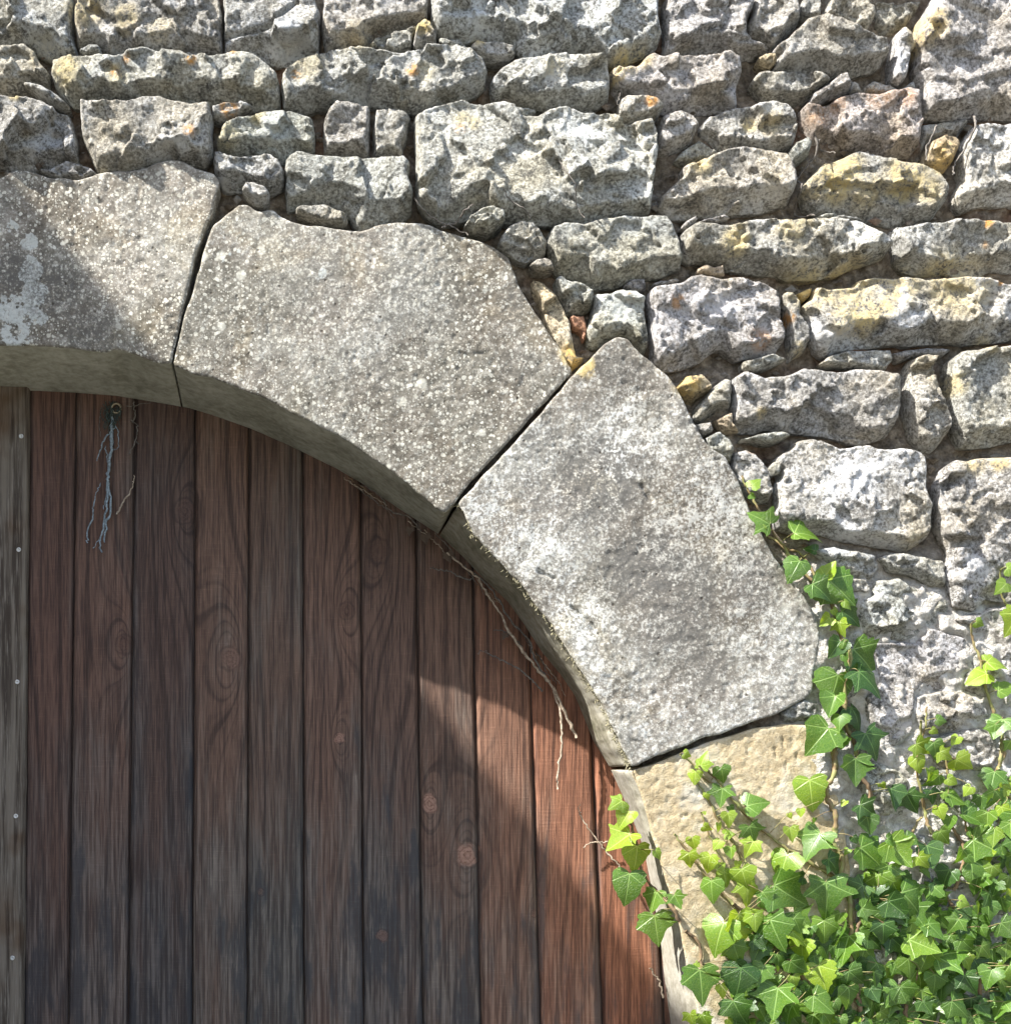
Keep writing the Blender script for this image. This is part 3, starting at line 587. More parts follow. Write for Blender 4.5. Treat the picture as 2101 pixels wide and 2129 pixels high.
S('C', [(165,690),(200,640),(300,600),(450,570),(560,558),(650,575),(710,640),(715,740),(700,800),(600,830),(500,838),(400,825),(300,840),(240,800),(165,730)], pale=.6)
S('C', [(-75,760),(-60,650),(0,625),(60,612),(130,640),(160,690),(130,770),(60,810),(-10,840),(-70,835)], pale=.4)
S('C', [(160,760),(235,810),(300,850),(230,880),(80,890),(20,880),(60,830)], pale=.1, base=.024, tiny=1)
S('C', [(655,860),(690,800),(760,775),(785,800),(775,870),(700,920),(670,910)], tiny=1, base=-.004)
S('C', [(810,940),(850,900),(950,885),(1050,845),(1130,850),(1180,890),(1270,890),(1400,930),(1500,980),(1560,1050),(1565,1120),(1500,1200),(1400,1240),(1250,1245),(1100,1215),(950,1190),(850,1195),(760,1150),(735,1060)], pale=.4, base=-.006)
S('C', [(5,1030),(60,980),(50,930),(150,890),(300,838),(420,825),(520,850),(640,862),(690,940),(695,1060),(660,1130),(560,1160),(400,1180),(200,1200),(50,1215),(-20,1190),(-75,1150),(-60,1090)], pale=.7, base=-.008, wbot=50)
S('C', [(1430,860),(1470,780),(1540,750),(1610,755),(1640,800),(1610,890),(1560,950),(1500,960),(1430,920)], tiny=1, tint=(1.1,.95,.75))
S('C', [(1425,670),(1560,650),(1690,628),(1705,660),(1640,755),(1590,745),(1480,770),(1430,840)], tiny=1, base=.024)
S('C', [(1610,1100),(1640,1000),(1640,870),(1650,790),(1700,710),(1780,695),(2000,700),(2000,1130),(1900,1140),(1780,1140),(1650,1165)], pale=1, base=-.014, flat=1, bright=1.15)
S('A', [(-60,245),(140,240),(195,270),(215,320),(270,400),(260,455),(180,475),(120,490),(60,500),(-60,490)], pale=.5)
S('A', [(290,330),(350,320),(420,310),(540,310),(650,305),(740,285),(800,265),(880,285),(980,290),(1060,308),(1180,312),(1260,300),(1370,285),(1440,310),(1520,370),(1570,410),(1590,470),(1585,600),(1500,610),(1380,575),(1250,570),(1100,560),(950,535),(850,520),(750,545),(640,560),(500,560),(400,570),(340,520),(290,460),(275,400)], pale=.5, base=-.01, wbot=40)
S('A', [(1030,298),(1060,280),(1150,283),(1185,298),(1110,308)], tiny=1, base=.006)
S('A', [(110,465),(160,465),(240,482),(320,530),(390,590),(350,605),(260,572),(190,525)], tiny=1, base=-.004)
S('A', [(-60,535),(120,545),(240,560),(320,612),(390,635),(405,700),(425,800),(435,910),(380,915),(300,920),(200,930),(60,925),(-60,915)], pale=.8)
S('A', [(455,565),(560,575),(700,570),(830,545),(900,540),(950,560),(1080,575),(1180,580),(1200,650),(1195,760),(1200,850),(1150,915),(1070,905),(960,900),(860,925),(720,950),(600,975),(545,950),(500,850),(460,760),(445,640)], pale=.9, base=-.008)
S('A', [(1200,590),(1260,570),(1370,568),(1450,600),(1360,632),(1260,670),(1205,650)], tiny=1)
S('A', [(1220,770),(1260,700),(1340,645),(1440,640),(1540,618),(1630,605),(1700,620),(1780,660),(1790,740),(1780,830),(1700,850),(1620,890),(1480,870),(1340,860),(1250,840),(1220,800)], pale=.5, wbot=42)
S('B', [(-75,680),(-50,620),(0,570),(100,575),(190,590),(194,830),(190,870),(100,865),(0,855),(-75,845)], pale=.5, flat=1)
S('B', [(214,600),(300,600),(380,610),(415,650),(410,740),(385,850),(380,880),(300,870),(208,870),(208,700)], pale=.5, flat=1)
S('B', [(-315,420),(-290,390),(-220,330),(-100,290),(0,262),(120,250),(250,265),(340,285),(430,265),(560,258),(680,245),(760,280),(830,330),(855,400),(850,460),(790,500),(720,540),(620,560),(520,600),(400,600),(250,575),(150,570),(0,570),(-100,590),(-200,610),(-310,605),(-320,520)], pale=.4, base=-.008)
S('B', [(880,420),(920,370),(1010,325),(1120,310),(1200,285),(1300,290),(1400,310),(1500,310),(1545,360),(1560,440),(1555,540),(1480,590),(1380,620),(1250,610),(1150,580),(1050,560),(960,550),(890,540),(875,480)], pale=.8, base=-.006)
S('B', [(980,582),(1080,588),(1140,602),(1110,630),(1060,640)], tiny=1, base=.012)
S('B', [(440,660),(500,620),(620,590),(720,570),(790,590),(860,590),(950,580),(1010,600),(1060,645),(1130,658),(1200,625),(1290,615),(1380,640),(1500,650),(1570,665),(1620,705),(1700,692),(1780,670),(1815,740),(1820,850),(1800,950),(1790,1080),(1780,1180),(1700,1200),(1560,1230),(1400,1260),(1250,1248),(1100,1248),(950,1235),(800,1215),(650,1235),(560,1240),(490,1200),(450,1130),(455,1000),(445,850),(440,740)], pale=1, base=-.016, bright=1.05)
S('B', [(-295,900),(-270,870),(-230,855),(-130,865),(0,872),(150,882),(240,878),(380,882),(410,920),(415,1000),(440,1080),(435,1180),(380,1240),(250,1280),(130,1290),(60,1200),(-50,1150),(-200,1148),(-290,1165),(-300,1050)], pale=.4, base=-.004, wbot=60)
S('B', [(-235,1172),(-200,1155),(-60,1158),(50,1197),(70,1240),(40,1272),(-60,1265),(-160,1230),(-235,1205)], tiny=1, base=-.002)
S('A', [(1200,900),(1210,850),(1240,842),(1290,865),(1360,880),(1460,870),(1530,865),(1590,900),(1615,960),(1600,1030),(1530,1070),(1440,1050),(1340,1045),(1250,1030),(1210,970)], pale=.8, base=-.006)
S('A', [(1365,1080),(1390,1040),(1440,1035),(1500,1060),(1530,1090),(1525,1130),(1490,1165),(1440,1160),(1390,1120)], tiny=1, base=-.012)
S('A', [(190,945),(270,945),(320,920),(370,895),(430,910),(500,930),(560,975),(480,985),(400,985),(300,990),(230,965)], tiny=1, base=.008)
S('B', [(720,1280),(750,1230),(820,1185),(880,1175),(940,1200),(950,1250),(900,1300),(850,1320),(760,1310)], tiny=1, base=-.02, pale=.8)
S('D', [(105,350),(130,290),(180,230),(260,192),(340,210),(400,270),(440,330),(430,400),(390,430),(300,450),(220,420),(150,380)], tiny=1, base=-.016, pale=.4)
S('D', [(435,270),(470,225),(540,205),(640,198),(680,212),(760,182),(870,172),(940,152),(1040,165),(1130,152),(1220,157),(1270,210),(1310,300),(1330,400),(1335,480),(1250,520),(1130,545),(1000,560),(880,600),(760,620),(690,580),(600,540),(500,525),(470,430),(440,350)], pale=.3, base=-.012, flat=1)
S('D', [(320,480),(360,440),(420,430),(470,450),(490,510),(430,520),(350,510)], tiny=1, base=-.006)
S('D', [(500,560),(520,540),(600,560),(680,600),(740,640),(750,740),(700,770),(590,770),(560,710),(510,640)], base=-.002, pale=.4)
S('D', [(610,790),(700,780),(722,870),(702,950),(680,890),(630,860)], tiny=1, base=.024, tint=(1.25,.72,.52))
S('D', [(350,545),(430,560),(530,665),(570,750),(610,850),(632,1000),(650,1050),(715,1060),(612,1165),(535,1010),(435,850),(405,740),(345,620)], base=.016, smoothf=1, tint=(1.35,1.2,.95))
S('D', [(760,650),(830,655),(940,628),(1030,642),(1088,690),(1098,800),(1108,900),(1116,1000),(1090,1065),(1040,1035),(990,985),(930,950),(860,965),(790,1000),(720,1000),(700,880),(730,800),(750,720)], pale=.8)
S('D', [(1110,700),(1115,645),(1140,612),(1240,602),(1320,592),(1380,552),(1450,542),(1540,570),(1600,572),(1700,562),(1790,564),(1890,603),(1955,641),(1990,721),(1980,800),(1980,861),(2010,922),(2015,982),(1970,1042),(1840,1062),(1720,1082),(1660,1052),(1600,1012),(1550,1042),(1480,1100),(1350,1142),(1200,1165),(1150,1120),(1135,1000),(1125,850)], pale=.8, base=-.01)
S('D', [(960,595),(1000,558),(1100,545),(1105,615),(1060,635),(960,612)], tiny=1, base=.014)
S('D', [(1140,590),(1200,562),(1300,547),(1330,568),(1240,588)], tiny=1, base=.012)
S('E', [(-270,270),(-240,230),(-180,190),(-60,200),(60,202),(200,182),(350,162),(520,167),(640,172),(760,178),(900,182),(980,217),(1040,260),(1110,302),(1138,345),(1090,410),(1000,450),(850,490),(780,530),(600,550),(480,560),(350,520),(200,510),(60,490),(20,470),(-60,450),(-200,440),(-260,400),(-260,330)], pale=.9, base=-.012)
S('E', [(630,160),(680,140),(740,138),(748,160),(680,170)], tiny=1, base=-.002)
S('E', [(755,152),(800,140),(880,155),(930,182),(820,178)], tiny=1, base=0)
S('D', [(1330,222),(1360,182),(1420,152),(1432,172),(1360,232)], tiny=1, base=0)
S('D', [(1442,188),(1510,162),(1600,147),(1648,170),(1560,188)], tiny=1, base=0)
S('D', [(1430,500),(1480,470),(1540,490),(1600,472),(1612,545),(1560,552),(1480,535),(1420,535)], tiny=1, base=-.002, tint=(1.1,.95,.8))
S('E', [(1140,300),(1145,217),(1200,212),(1350,197),(1500,182),(1640,178),(1720,182),(2000,200),(2000,500),(1800,495),(1740,530),(1600,512),(1500,502),(1340,525),(1220,490),(1172,430),(1162,360)], pale=.7, base=-.008)
S('E', [(545,740),(590,700),(600,645),(620,625),(700,628),(800,618),(880,612),(900,578),(1000,567),(1200,557),(1350,582),(1450,572),(1590,562),(1720,572),(1850,602),(2000,640),(2000,950),(1850,972),(1700,987),(1550,972),(1400,977),(1250,982),(1100,992),(950,1002),(880,1012),(780,1032),(700,1070),(640,1040),(605,980),(592,900),(562,820)], pale=.9, base=-.014, wbot=42)
S('E', [(490,660),(560,628),(615,612),(588,680),(550,708)], tiny=1, base=.006, tint=(1.2,1.05,.75))
S('E', [(398,660),(430,637),(490,662),(522,720),(528,800),(576,870),(594,960),(575,1030),(500,1070),(472,1100),(462,960),(457,850),(432,760),(404,700)], pale=.6, base=-.002)
S('E', [(150,1110),(210,1092),(340,1057),(440,1090),(380,1120),(300,1150),(180,1170),(150,1150)], tiny=1, base=0)
S('E', [(630,1130),(720,1072),(840,1034),(1000,1028),(1120,1032),(1140,1100),(1110,1150),(1000,1160),(900,1140),(780,1130)], tiny=1, base=.004)
S('E', [(1150,1040),(1260,1010),(1480,1000),(1560,1010),(1490,1060),(1300,1055),(1200,1090)], tiny=1, base=.022)
S('F', [(345,230),(400,187),(450,197),(510,232),(640,217),(730,172),(820,187),(900,192),(1040,182),(1150,187),(1260,217),(1278,280),(1288,390),(1278,480),(1250,540),(1180,580),(1090,590),(1000,577),(900,547),(780,532),(680,512),(620,522),(540,505),(480,532),(380,530),(345,490),(352,400),(347,300)], pale=.7, base=-.01)
S('F', [(20,280),(60,217),(160,202),(213,250),(228,288),(160,330),(130,358),(60,330)], base=.004, tint=(1.15,1,.75))
S('F', [(165,340),(222,284),(300,217),(340,240),(340,330),(335,408),(240,428),(170,468),(128,458),(134,390)], base=.002, pale=.3)
S('F', [(240,460),(338,418),(342,480),(390,530),(300,533),(260,500)], tiny=1, base=.006, tint=(1.2,1.02,.8))
S('F', [(380,580),(480,552),(560,542),(620,542),(660,560),(600,590),(540,600),(470,587)], tiny=1, base=-.008)
S('F', [(1322,310),(1328,200),(1362,122),(1430,102),(1488,112),(1498,180),(1508,280),(1538,380),(1572,450),(1577,530),(1548,600),(1480,650),(1432,640),(1372,570),(1357,500),(1332,420)], pale=.5, base=-.004)
S('F', [(1558,140),(1620,82),(1700,72),(1800,52),(2000,50),(2000,570),(1850,602),(1740,612),(1640,617),(1612,520),(1592,400),(1562,260)], pale=.7, base=-.012, flat=1)
S('F', [(580,690),(640,645),(700,592),(790,577),(860,602),(930,632),(1000,627),(1100,612),(1180,637),(1290,632),(1370,642),(1418,682),(1428,750),(1428,850),(1458,960),(1463,1080),(1448,1130),(1400,1170),(1340,1213),(1290,1205),(1200,1180),(1080,1160),(950,1140),(850,1105),(720,1120),(600,1080),(580,1010),(592,920),(584,850),(604,780),(570,740)], pale=1, base=-.014, flat=1, bright=1.12)
S('F', [(545,740),(570,707),(602,720),(600,770),(570,783)], tiny=1, base=-.008)
S('F', [(350,640),(420,622),(470,652),(538,742),(575,850),(570,930),(500,930),(430,890),(372,800),(347,740)], base=.004, pale=.6)
S('F', [(180,560),(260,532),(330,572),(346,638),(338,718),(250,690),(190,640)], base=.002, pale=.8)
S('F', [(120,480),(220,470),(240,520),(180,552),(130,520)], tiny=1, base=.01)
S('J', [(1337,150),(1372,62),(1442,22),(1600,12),(1900,12),(1900,880),(1700,900),(1640,880),(1560,948),(1432,928),(1402,830),(1392,700),(1392,560),(1342,420)], pale=1, base=-.01, jag=1)
S('J', [(560,570),(700,552),(830,572),(960,602),(978,680),(940,738),(840,730),(720,690),(640,620)], pale=.7, base=.002, jag=1)
S('J', [(770,740),(900,748),(940,820),(900,862),(790,840)], pale=.9, base=.002, tiny=1)
S('J', [(980,622),(1100,592),(1280,622),(1370,642),(1385,795),(1300,792),(1180,722),(1050,702)], pale=.8, base=-.004, jag=1)
S('J', [(820,902),(950,856),(960,765),(1100,744),(1230,812),(1400,872),(1418,1000),(1290,1042),(1200,1118),(1000,1128),(880,1080)], pale=1, base=.002, jag=1, edge=18)
S('J', [(905,1142),(1010,1142),(1210,1132),(1300,1054),(1430,1092),(1518,1112),(1508,1300),(1480,1408),(1350,1428),(1210,1458),(1190,1600),(1190,1720),(1100,1788),(1010,1788),(932,1650),(884,1500),(962,1420),(957,1250)], pale=1, base=.004, jag=1, edge=18, flat=1)
S('J', [(1432,1002),(1560,964),(1700,922),(1900,904),(1900,1300),(1722,1280),(1682,1180),(1542,1084)], pale=1, base=.004, jag=1, edge=20)
S('J', [(1535,1130),(1660,1190),(1710,1300),(1900,1330),(1900,1600),(1680,1590),(1645,1530),(1500,1430),(1520,1310)], pale=.7, base=.012, jag=1, edge=18)
S('J', [(1200,1482),(1360,1452),(1500,1442),(1640,1542),(1658,1600),(1600,1648),(1480,1678),(1300,1718),(1222,1700),(1200,1600)], pale=.9, base=-.004, jag=1)
S('J', [(1212,1742),(1310,1732),(1480,1692),(1590,1672),(1700,1722),(1708,1830),(1680,1932),(1500,1950),(1350,1900),(1250,1850)], pale=.6, base=.004, jag=1)
S('J', [(372,1580),(420,1532),(520,1502),(600,1522),(600,1636),(480,1640),(400,1640)], pale=1, base=.002, jag=1)
S('J', [(640,1180),(720,1130),(860,1150),(930,1260),(940,1400),(860,1480),(800,1560),(700,1640),(620,1640),(610,1500),(700,1380),(720,1260)], pale=.9, base=.008, jag=1, edge=18)
S('K', [(1055,150),(1160,222),(1290,272),(1340,342),(1348,560),(1150,600),(1082,450),(1056,300)], pale=.7, base=.008, jag=1)
S('K', [(1370,300),(1600,250),(1680,330),(1690,540),(1600,640),(1380,600)], pale=.7, base=.01, jag=1)
S('K', [(1700,440),(1880,432),(1950,520),(1950,720),(1800,700),(1705,560)], pale=.9, base=.0, jag=1)
S('K', [(1740,850),(1900,765),(1990,760),(1990,1100),(1820,1090)], pale=.5, base=.002, jag=1, tint=(.95,1,1.05))
S('K', [(1060,620),(1340,610),(1370,720),(1360,900),(1180,960),(1060,850)], pale=.5, base=.01, jag=1)
S('K', [(1390,640),(1680,660),(1720,860),(1650,1000),(1400,980)], pale=.5, base=.01, jag=1)
S('K', [(1060,980),(1380,1000),(1400,1220),(1100,1260)], pale=.4, base=.01, jag=1)
S('K', [(1420,1020),(1700,1020),(1800,1120),(1780,1300),(1440,1280)], pale=.5, base=.008, jag=1)
S('K', [(1120,1290),(1420,1290),(1430,1520),(1110,1540)], pale=.5, base=.01, jag=1)
S('K', [(1450,1310),(1780,1330),(1990,1320),(1990,1560),(1460,1540)], pale=.5, base=.01, jag=1)
S('K', [(1110,1570),(1460,1570),(1470,1800),(1100,1800)], pale=.5, base=.01, jag=1)
S('K', [(1490,1580),(1990,1590),(1990,1800),(1490,1800)], pale=.5, base=.01, jag=1)

rr = random.Random(3)
for i, (pts, kw) in enumerate(R):
    p = np.array(pts); ext = p.max(0)-p.min(0); tiny = kw.get('tiny'); flat = kw.get('flat'); jag = kw.get('jag'); sm = kw.get('smoothf')
    small = min(ext)
    b = kw.get('bright', 1.0); ti = kw.get('tint', (rr.uniform(.96, 1.03), 1.0, rr.uniform(.96, 1.04))); b *= rr.uniform(.90, 1.06)
    wb = kw.get('wbot', min(34, small*0.30)); wt = min(8, small*0.10)
    ed = kw.get('edge', (20 if jag else 46) if not tiny else min(34, small*0.55))
    ex = None
    if 'crack' in kw:
        cr = np.array(cv('A', kw['crack']))
        ex = lambda x, y, cr=cr: -13*sstep(6.5, 2.0, seg_dist_open(np.stack([x, y], 1), cr)[0])
    stone('stone', pts, wall, [M_RUB], 1000+i*13, 2.6 if tiny else 3.2, kw.get('base', 0.0)-0.004, ed, wt, wb,
          facet=max(30, min(95, small*0.5)), tilt=0.07 if flat else (0.15 if jag else 0.16), ledge=2.4 if flat else 5.4,
          amp=(0.25 if sm else 0.55 if tiny else 0.75 if flat else 1.1), rough=3.5 if tiny else 5.5, extra=ex, tilty=kw.get('tilty', 0.0),
          props={'pale': kw.get('pale', 0.4), 'tint': (ti[0]*b, ti[1]*b, ti[2]*b, 1.0)})

# the courses go on a little way past the frame on top and on the right
er = random.Random(19)
def course(x0, x1, y0, y1):
    x = x0
    while x < x1-60:
        wd = er.uniform(150, 330); e = min(x+wd, x1); j = lambda: er.uniform(-7, 7)
        pts = [(x+6+j(), y0+8+j()), ((x+e)/2, y0+6+j()), (e-6+j(), y0+8+j()), (e-6+j(), y1-8+j()), ((x+e)/2, y1-6+j()), (x+6+j(), y1-8+j())]
        stone('stone', pts, wall, [M_RUB], er.randrange(90000), 6.0, er.uniform(-.014, .0), 44, 8, 32, facet=80, tilt=.15, ledge=4.5, amp=1.0,
              props={'pale': er.uniform(.3, .9), 'tint': (1.0, 1.0, er.uniform(.96, 1.03), 1.0)})
        x = e+er.uniform(2, 8)
yy_ = -36
for hh in (150, 130, 110):
    course(-400, 2690, yy_-hh, yy_); yy_ -= hh+6
yy_ = -30
while yy_ < 2300:
    hh = er.uniform(110, 210); course(2156, 2690, yy_, yy_+hh); yy_ += hh+5

# mortar bed behind the stones, with the door opening left out
def build_mortar():
    fine = np.arange(-60, 2170, 5.0); xs = np.concatenate([np.arange(-400, -60, 20.0), fine, np.arange(2170, 2700, 20.0)]); ys = np.concatenate([np.arange(-420, -60, 20.0), fine, np.arange(2170, 3240, 20.0)])
    gx, gy = np.meshgrid(xs, ys); P = np.stack([gx.ravel(), gy.ravel()], 1)
    op = np.vstack([FRONT, [(1480, 3300), (-900, 3300), (-900, 800)]])
    op = np.array([(x+28, y-28) if x > -200 else (x, y) for x, y in op])
    ins = inside(P, op).reshape(gx.shape)
    keep = ~(ins[:-1, :-1] | ins[1:, :-1] | ins[:-1, 1:] | ins[1:, 1:])
    idx = np.arange(gx.size).reshape(gx.shape)
    q = np.stack([idx[:-1, :-1], idx[1:, :-1], idx[1:, 1:], idx[:-1, 1:]], 2)[keep]
    us = np.unique(q); rm = -np.ones(gx.size, int); rm[us] = np.arange(len(us)); q = rm[q]; P = P[us]
    x, y = P[:, 0], P[:, 1]
    lim = sstep(1560, 1720, x)*sstep(1080, 1240, y)
    rt = sstep(1150, 1500, x)
    h = fbm(x, y, 90, 5, 3)*18+fbm(x, y, 26, 6, 3)*10+fbm(x, y, 12, 7, 2)*8+lim*(np.abs(fbm(x, y, 70, 8, 3))*-22+fbm(x, y, 40, 9, 3)*8)
    Y = 0.050-h/1000-rt*0.004-lim*0.042
    hmap_add(x, y, Y)
    o = mesh_obj('mortar', np.stack([x/1000, Y, (2129-y)/1000], 1), q.tolist(), M_MOR, wall, attrs={'limey': np.maximum(lim, 0.06*rt)})
    return o
build_mortar()
# loose crumbs of mortar and stone lodged in the joints
OPEN = np.vstack([FRONT, [(-900, 3300), (-900, 700)]])+np.array([14, -14]); cr_ = random.Random(11); cand = np.argwhere(HMAP[:266, :263] > 0.030); V, F = [], []
for _ in range(1500):
    i, j = cand[cr_.randrange(len(cand))]; px, py = (j+cr_.random())*HG, (i+cr_.random())*HG
    if inside(np.array([[px, py]]), OPEN)[0]: continue
    rad = cr_.choice((3, 4, 4, 5, 6, 8, 11)); k = len(V); y0 = HMAP[i, j]-rad*0.0003
    for d in ((1, 0, 0), (-1, 0, 0), (0, 1, 0), (0, -1, 0), (0, 0, 1), (0, 0, -1)):
        V.append(W(px+d[0]*rad*cr_.uniform(.7, 1.7), py+d[2]*rad*cr_.uniform(.5, 1.1), y0-d[1]*rad*cr_.uniform(.5, 1.2)/1000))
    for a in (0, 1):
        for b, c in ((2, 4), (4, 3), (3, 5), (5, 2)): F.append((k+a, k+b, k+c) if a == 0 else (k+a, k+c, k+b))
mesh_obj('mortar_crumbs', V, F, M_MOR, wall, smooth=False, attrs={'limey': np.repeat(np.array([cr_.random()**2*0.7 for _ in range(len(V)//6)]), 6)})['kind'] = 'stuff'
# dry moss along the broken lower edge of the third block
V, F = [], []; seg = resample(FRONT[27:45], 3.0, False)
for k in range(420):
    x, y = seg[cr_.randrange(len(seg))]
    if cr_.random() > 0.35+0.65*abs(math.sin(x*0.045)): continue
    p = Vector(W(x+cr_.uniform(-3, 3), y+cr_.uniform(-3, 3), cr_.uniform(-.004, .022))); L = cr_.uniform(.003, .012); an = cr_.uniform(1.6, 5.2)
    q = p+Vector((math.cos(an)*L, cr_.uniform(-.006, .002), math.sin(an)*L)); tube([p, p.lerp(q, .5)+Vector((0, 0, cr_.uniform(-.002, .002))), q], 1.1, .5, V, F, 4, .3, k)
mesh_obj('dry_moss_fringe', V, F, M_MOSS, arch)['kind'] = 'stuff'

# ------------------------------------------------------------------ plank door
YD = REV+0.004
door = thing('plank_door', 'brown weathered vertical plank door filling the stone archway', 'door', (*W(600, 3229, YD)[:2], -1.1))
ED = [((53, 745), (43, 1932)), ((143, 745), (128, 1932)), ((253, 770), (241, 1932)), ((368, 800), (363, 1932)), ((469, 810), (466, 1932)), ((571, 860), (574, 1932)),
      ((680, 950), (686, 1932)), ((785, 1010), (798, 1932)), ((893, 1090), (908, 1932)), ((1003, 1310), (1021, 1932)), ((1118, 1400), (1138, 1932)), ((1232, 1500), (1255, 1932))]
ED = [((-60, 745), (-72, 1932))]+ED
EDU = []
for a, b in ED:
    a = cv('P', [a])[0]; b = cv('P', [b])[0]; a = unproj(*a, YD); b = unproj(*b, YD); EDU.append((a, b))
def ex(i, y): (x0, y0), (x1, y1) = EDU[i]; return x0+(x1-x0)*(y-y0)/(y1-y0)
# knots: image px, py, radius, paleness
KN = [(383, 1063, 22, .3), (478, 1370, 21, .45), (705, 1535, 10, .8), (893, 1672, 16, .9), (972, 1778, 24, .95), (795, 1945, 11, .5), (787, 1145, 22, .12), (258, 1340, 17, .05), (720, 1270, 15, .05), (542, 1855, 7, .35), (1110, 1900, 7, .2)]
KU = [(*unproj(x, y, YD), r*1.08, p) for x, y, r, p in KN]
def plank(i, seed, weather, tint, y0=YD, name='plank', mat=M_WOOD, bev=6.0, parent=door, top=None, xl=None, xr=None):
    r = np.random.RandomState(seed)
    py0 = 560+max(0, (i-3))*40 if top is None else top; py1 = 3225
    ys = np.concatenate([np.arange(py0, 2240, 5.0), np.arange(2240, py1+1, 60.0)])
    us = np.concatenate([[0, 0.0], np.linspace(0, 1, 31), [1, 1]])
    dz = np.zeros(len(us))
    X = []; Yv = []; Zp = []
    gap = 1.2
    for y in ys:
        a = ex(i, y) if xl is None else xl(y); b = ex(i+1, y) if xr is None else xr(y)
        a += gap+(fbm(np.array([y*1.0]), np.array([i*9.0]), 60, 17, 3)[0]+.2)*1.6; b -= gap+(fbm(np.array([y*1.0]), np.array([i*9.0+4]), 60, 18, 3)[0]+.2)*1.6
        wob = fbm(np.array([float(y)]), np.array([i*50.0]), 240, 91, 2)[0]*3
        xs = a+bev+(b-a-2*bev)*us; xs[0] = a; xs[1] = a; xs[-1] = b; xs[-2] = b
        dep = np.zeros(len(us)); dep[0] = 26; dep[1] = 8; dep[-2] = 8; dep[-1] = 26
        X.append(xs+wob*0.3); Yv.append(np.full(len(us), y0)+dep/1000); Zp.append(np.full(len(us), y))
    X = np.array(X); Yv = np.array(Yv); Zp = np.array(Zp)
    x, y = X.ravel(), Zp.ravel()
    cup = r.uniform(-1, 1); xm = X.mean(1, keepdims=True); Yv = Yv+cup*0.0012*((X-xm)/50)**2-fbm(X, Zp, 160, seed, 2)*0.002
    # growth ring coordinate, bulging round the knots
    fr = r.uniform(0.06, 0.10)
    phi = (x-xm.mean())*fr*(1+0.5*vnoise(y/420, y*0+seed, seed))+fbm(x*0.5, y*0.09, 60, seed+3, 2)*2.4+fbm(x*0.2, y*0.035, 40, seed+8, 2)*4
    kn = np.zeros(len(x)); kp = np.zeros(len(x)); krr = np.full(len(x), 3.0)
    for kx, ky, kr, pl in KU:
        if not (X.min()-kr < kx < X.max()+kr): continue
        dx, dy = x-kx, y-ky; rr_ = np.hypot(dx/kr, dy/(kr*2.8)); phi = phi+(7.0+kr*0.22)*np.exp(-rr_**1.1/1.9)*np.sign(r.rand()-0.3)
        m = sstep(1.15, 0.75, np.hypot(dx, dy*r.uniform(.8, 1.0))/kr+fbm(x, y, kr*1.1, seed+40, 3)*0.7); kn = np.maximum(kn, m*(0.35+0.6*pl)); kp = np.where(m > 0, pl, kp); krr = np.minimum(krr, np.hypot(dx, dy*0.92)/kr+fbm(x, y, 14, seed+44, 2)*0.12)
    worn = sstep(1250, 2150, y)*0.36+sstep(0.0, 1, 0)*0+(np.abs((x-xm.mean())/60))**4*0.12
    n, mcol = X.shape; idx = np.arange(n*mcol).reshape(n, mcol)
    q = np.stack([idx[:-1, :-1], idx[1:, :-1], idx[1:, 1:], idx[:-1, 1:]], 2).reshape(-1, 4)
    V = np.stack([x/1000, Yv.ravel(), (2129-y)/1000], 1)
    o = mesh_obj(name, V, q.tolist(), mat, parent, attrs={'grain': phi, 'knot': kn, 'knotpale': kp, 'knotr': krr, 'worn': worn})
    o['weather'] = weather; o['tint'] = tint
    return o
WE = [0.0, .06, .14, .10, .08, .14, .04, .04, .06, -.02, -.14, -.26, -.30]
TI = [(1, 1, 1), (.86, .78, .78), (1.0, .93, .92), (.72, .72, .76), (1.08, 1.05, 1.02), (.92, .95, .95), (1.06, 1.03, 1.02), (.90, .90, .92), (1.05, 1.02, 1.0), (1.5, 1.28, 1.15), (2.0, 1.5, 1.25), (2.1, 1.48, 1.18), (2.0, 1.4, 1.1)]  # right-hand boards redder and lighter, raised further to brighten the sunlit patch
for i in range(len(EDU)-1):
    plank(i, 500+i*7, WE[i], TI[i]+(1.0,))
# extra plank running behind the right jamb
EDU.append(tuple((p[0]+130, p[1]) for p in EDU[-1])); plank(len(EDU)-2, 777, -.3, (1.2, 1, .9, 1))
# tongue behind the joints so no daylight shows
tv, tf = [], []
for i in range(1, len(EDU)-1):
    for (yy0, yy1) in ((560+max(0, i-3)*40, 3225),):
        k = len(tv)
        for yy in (yy0, yy1):
            for s in (-6, 6): tv.append(W(ex(i, yy)+s, yy, YD+0.013))
        tf.append((k, k+1, k+3, k+2))
mesh_obj('tongue_joint', tv, tf, M_WOOD, door, smooth=False)['weather'] = 0.2
bpy.data.objects['tongue_joint']['tint'] = (0.5, 0.5, 0.5, 1)

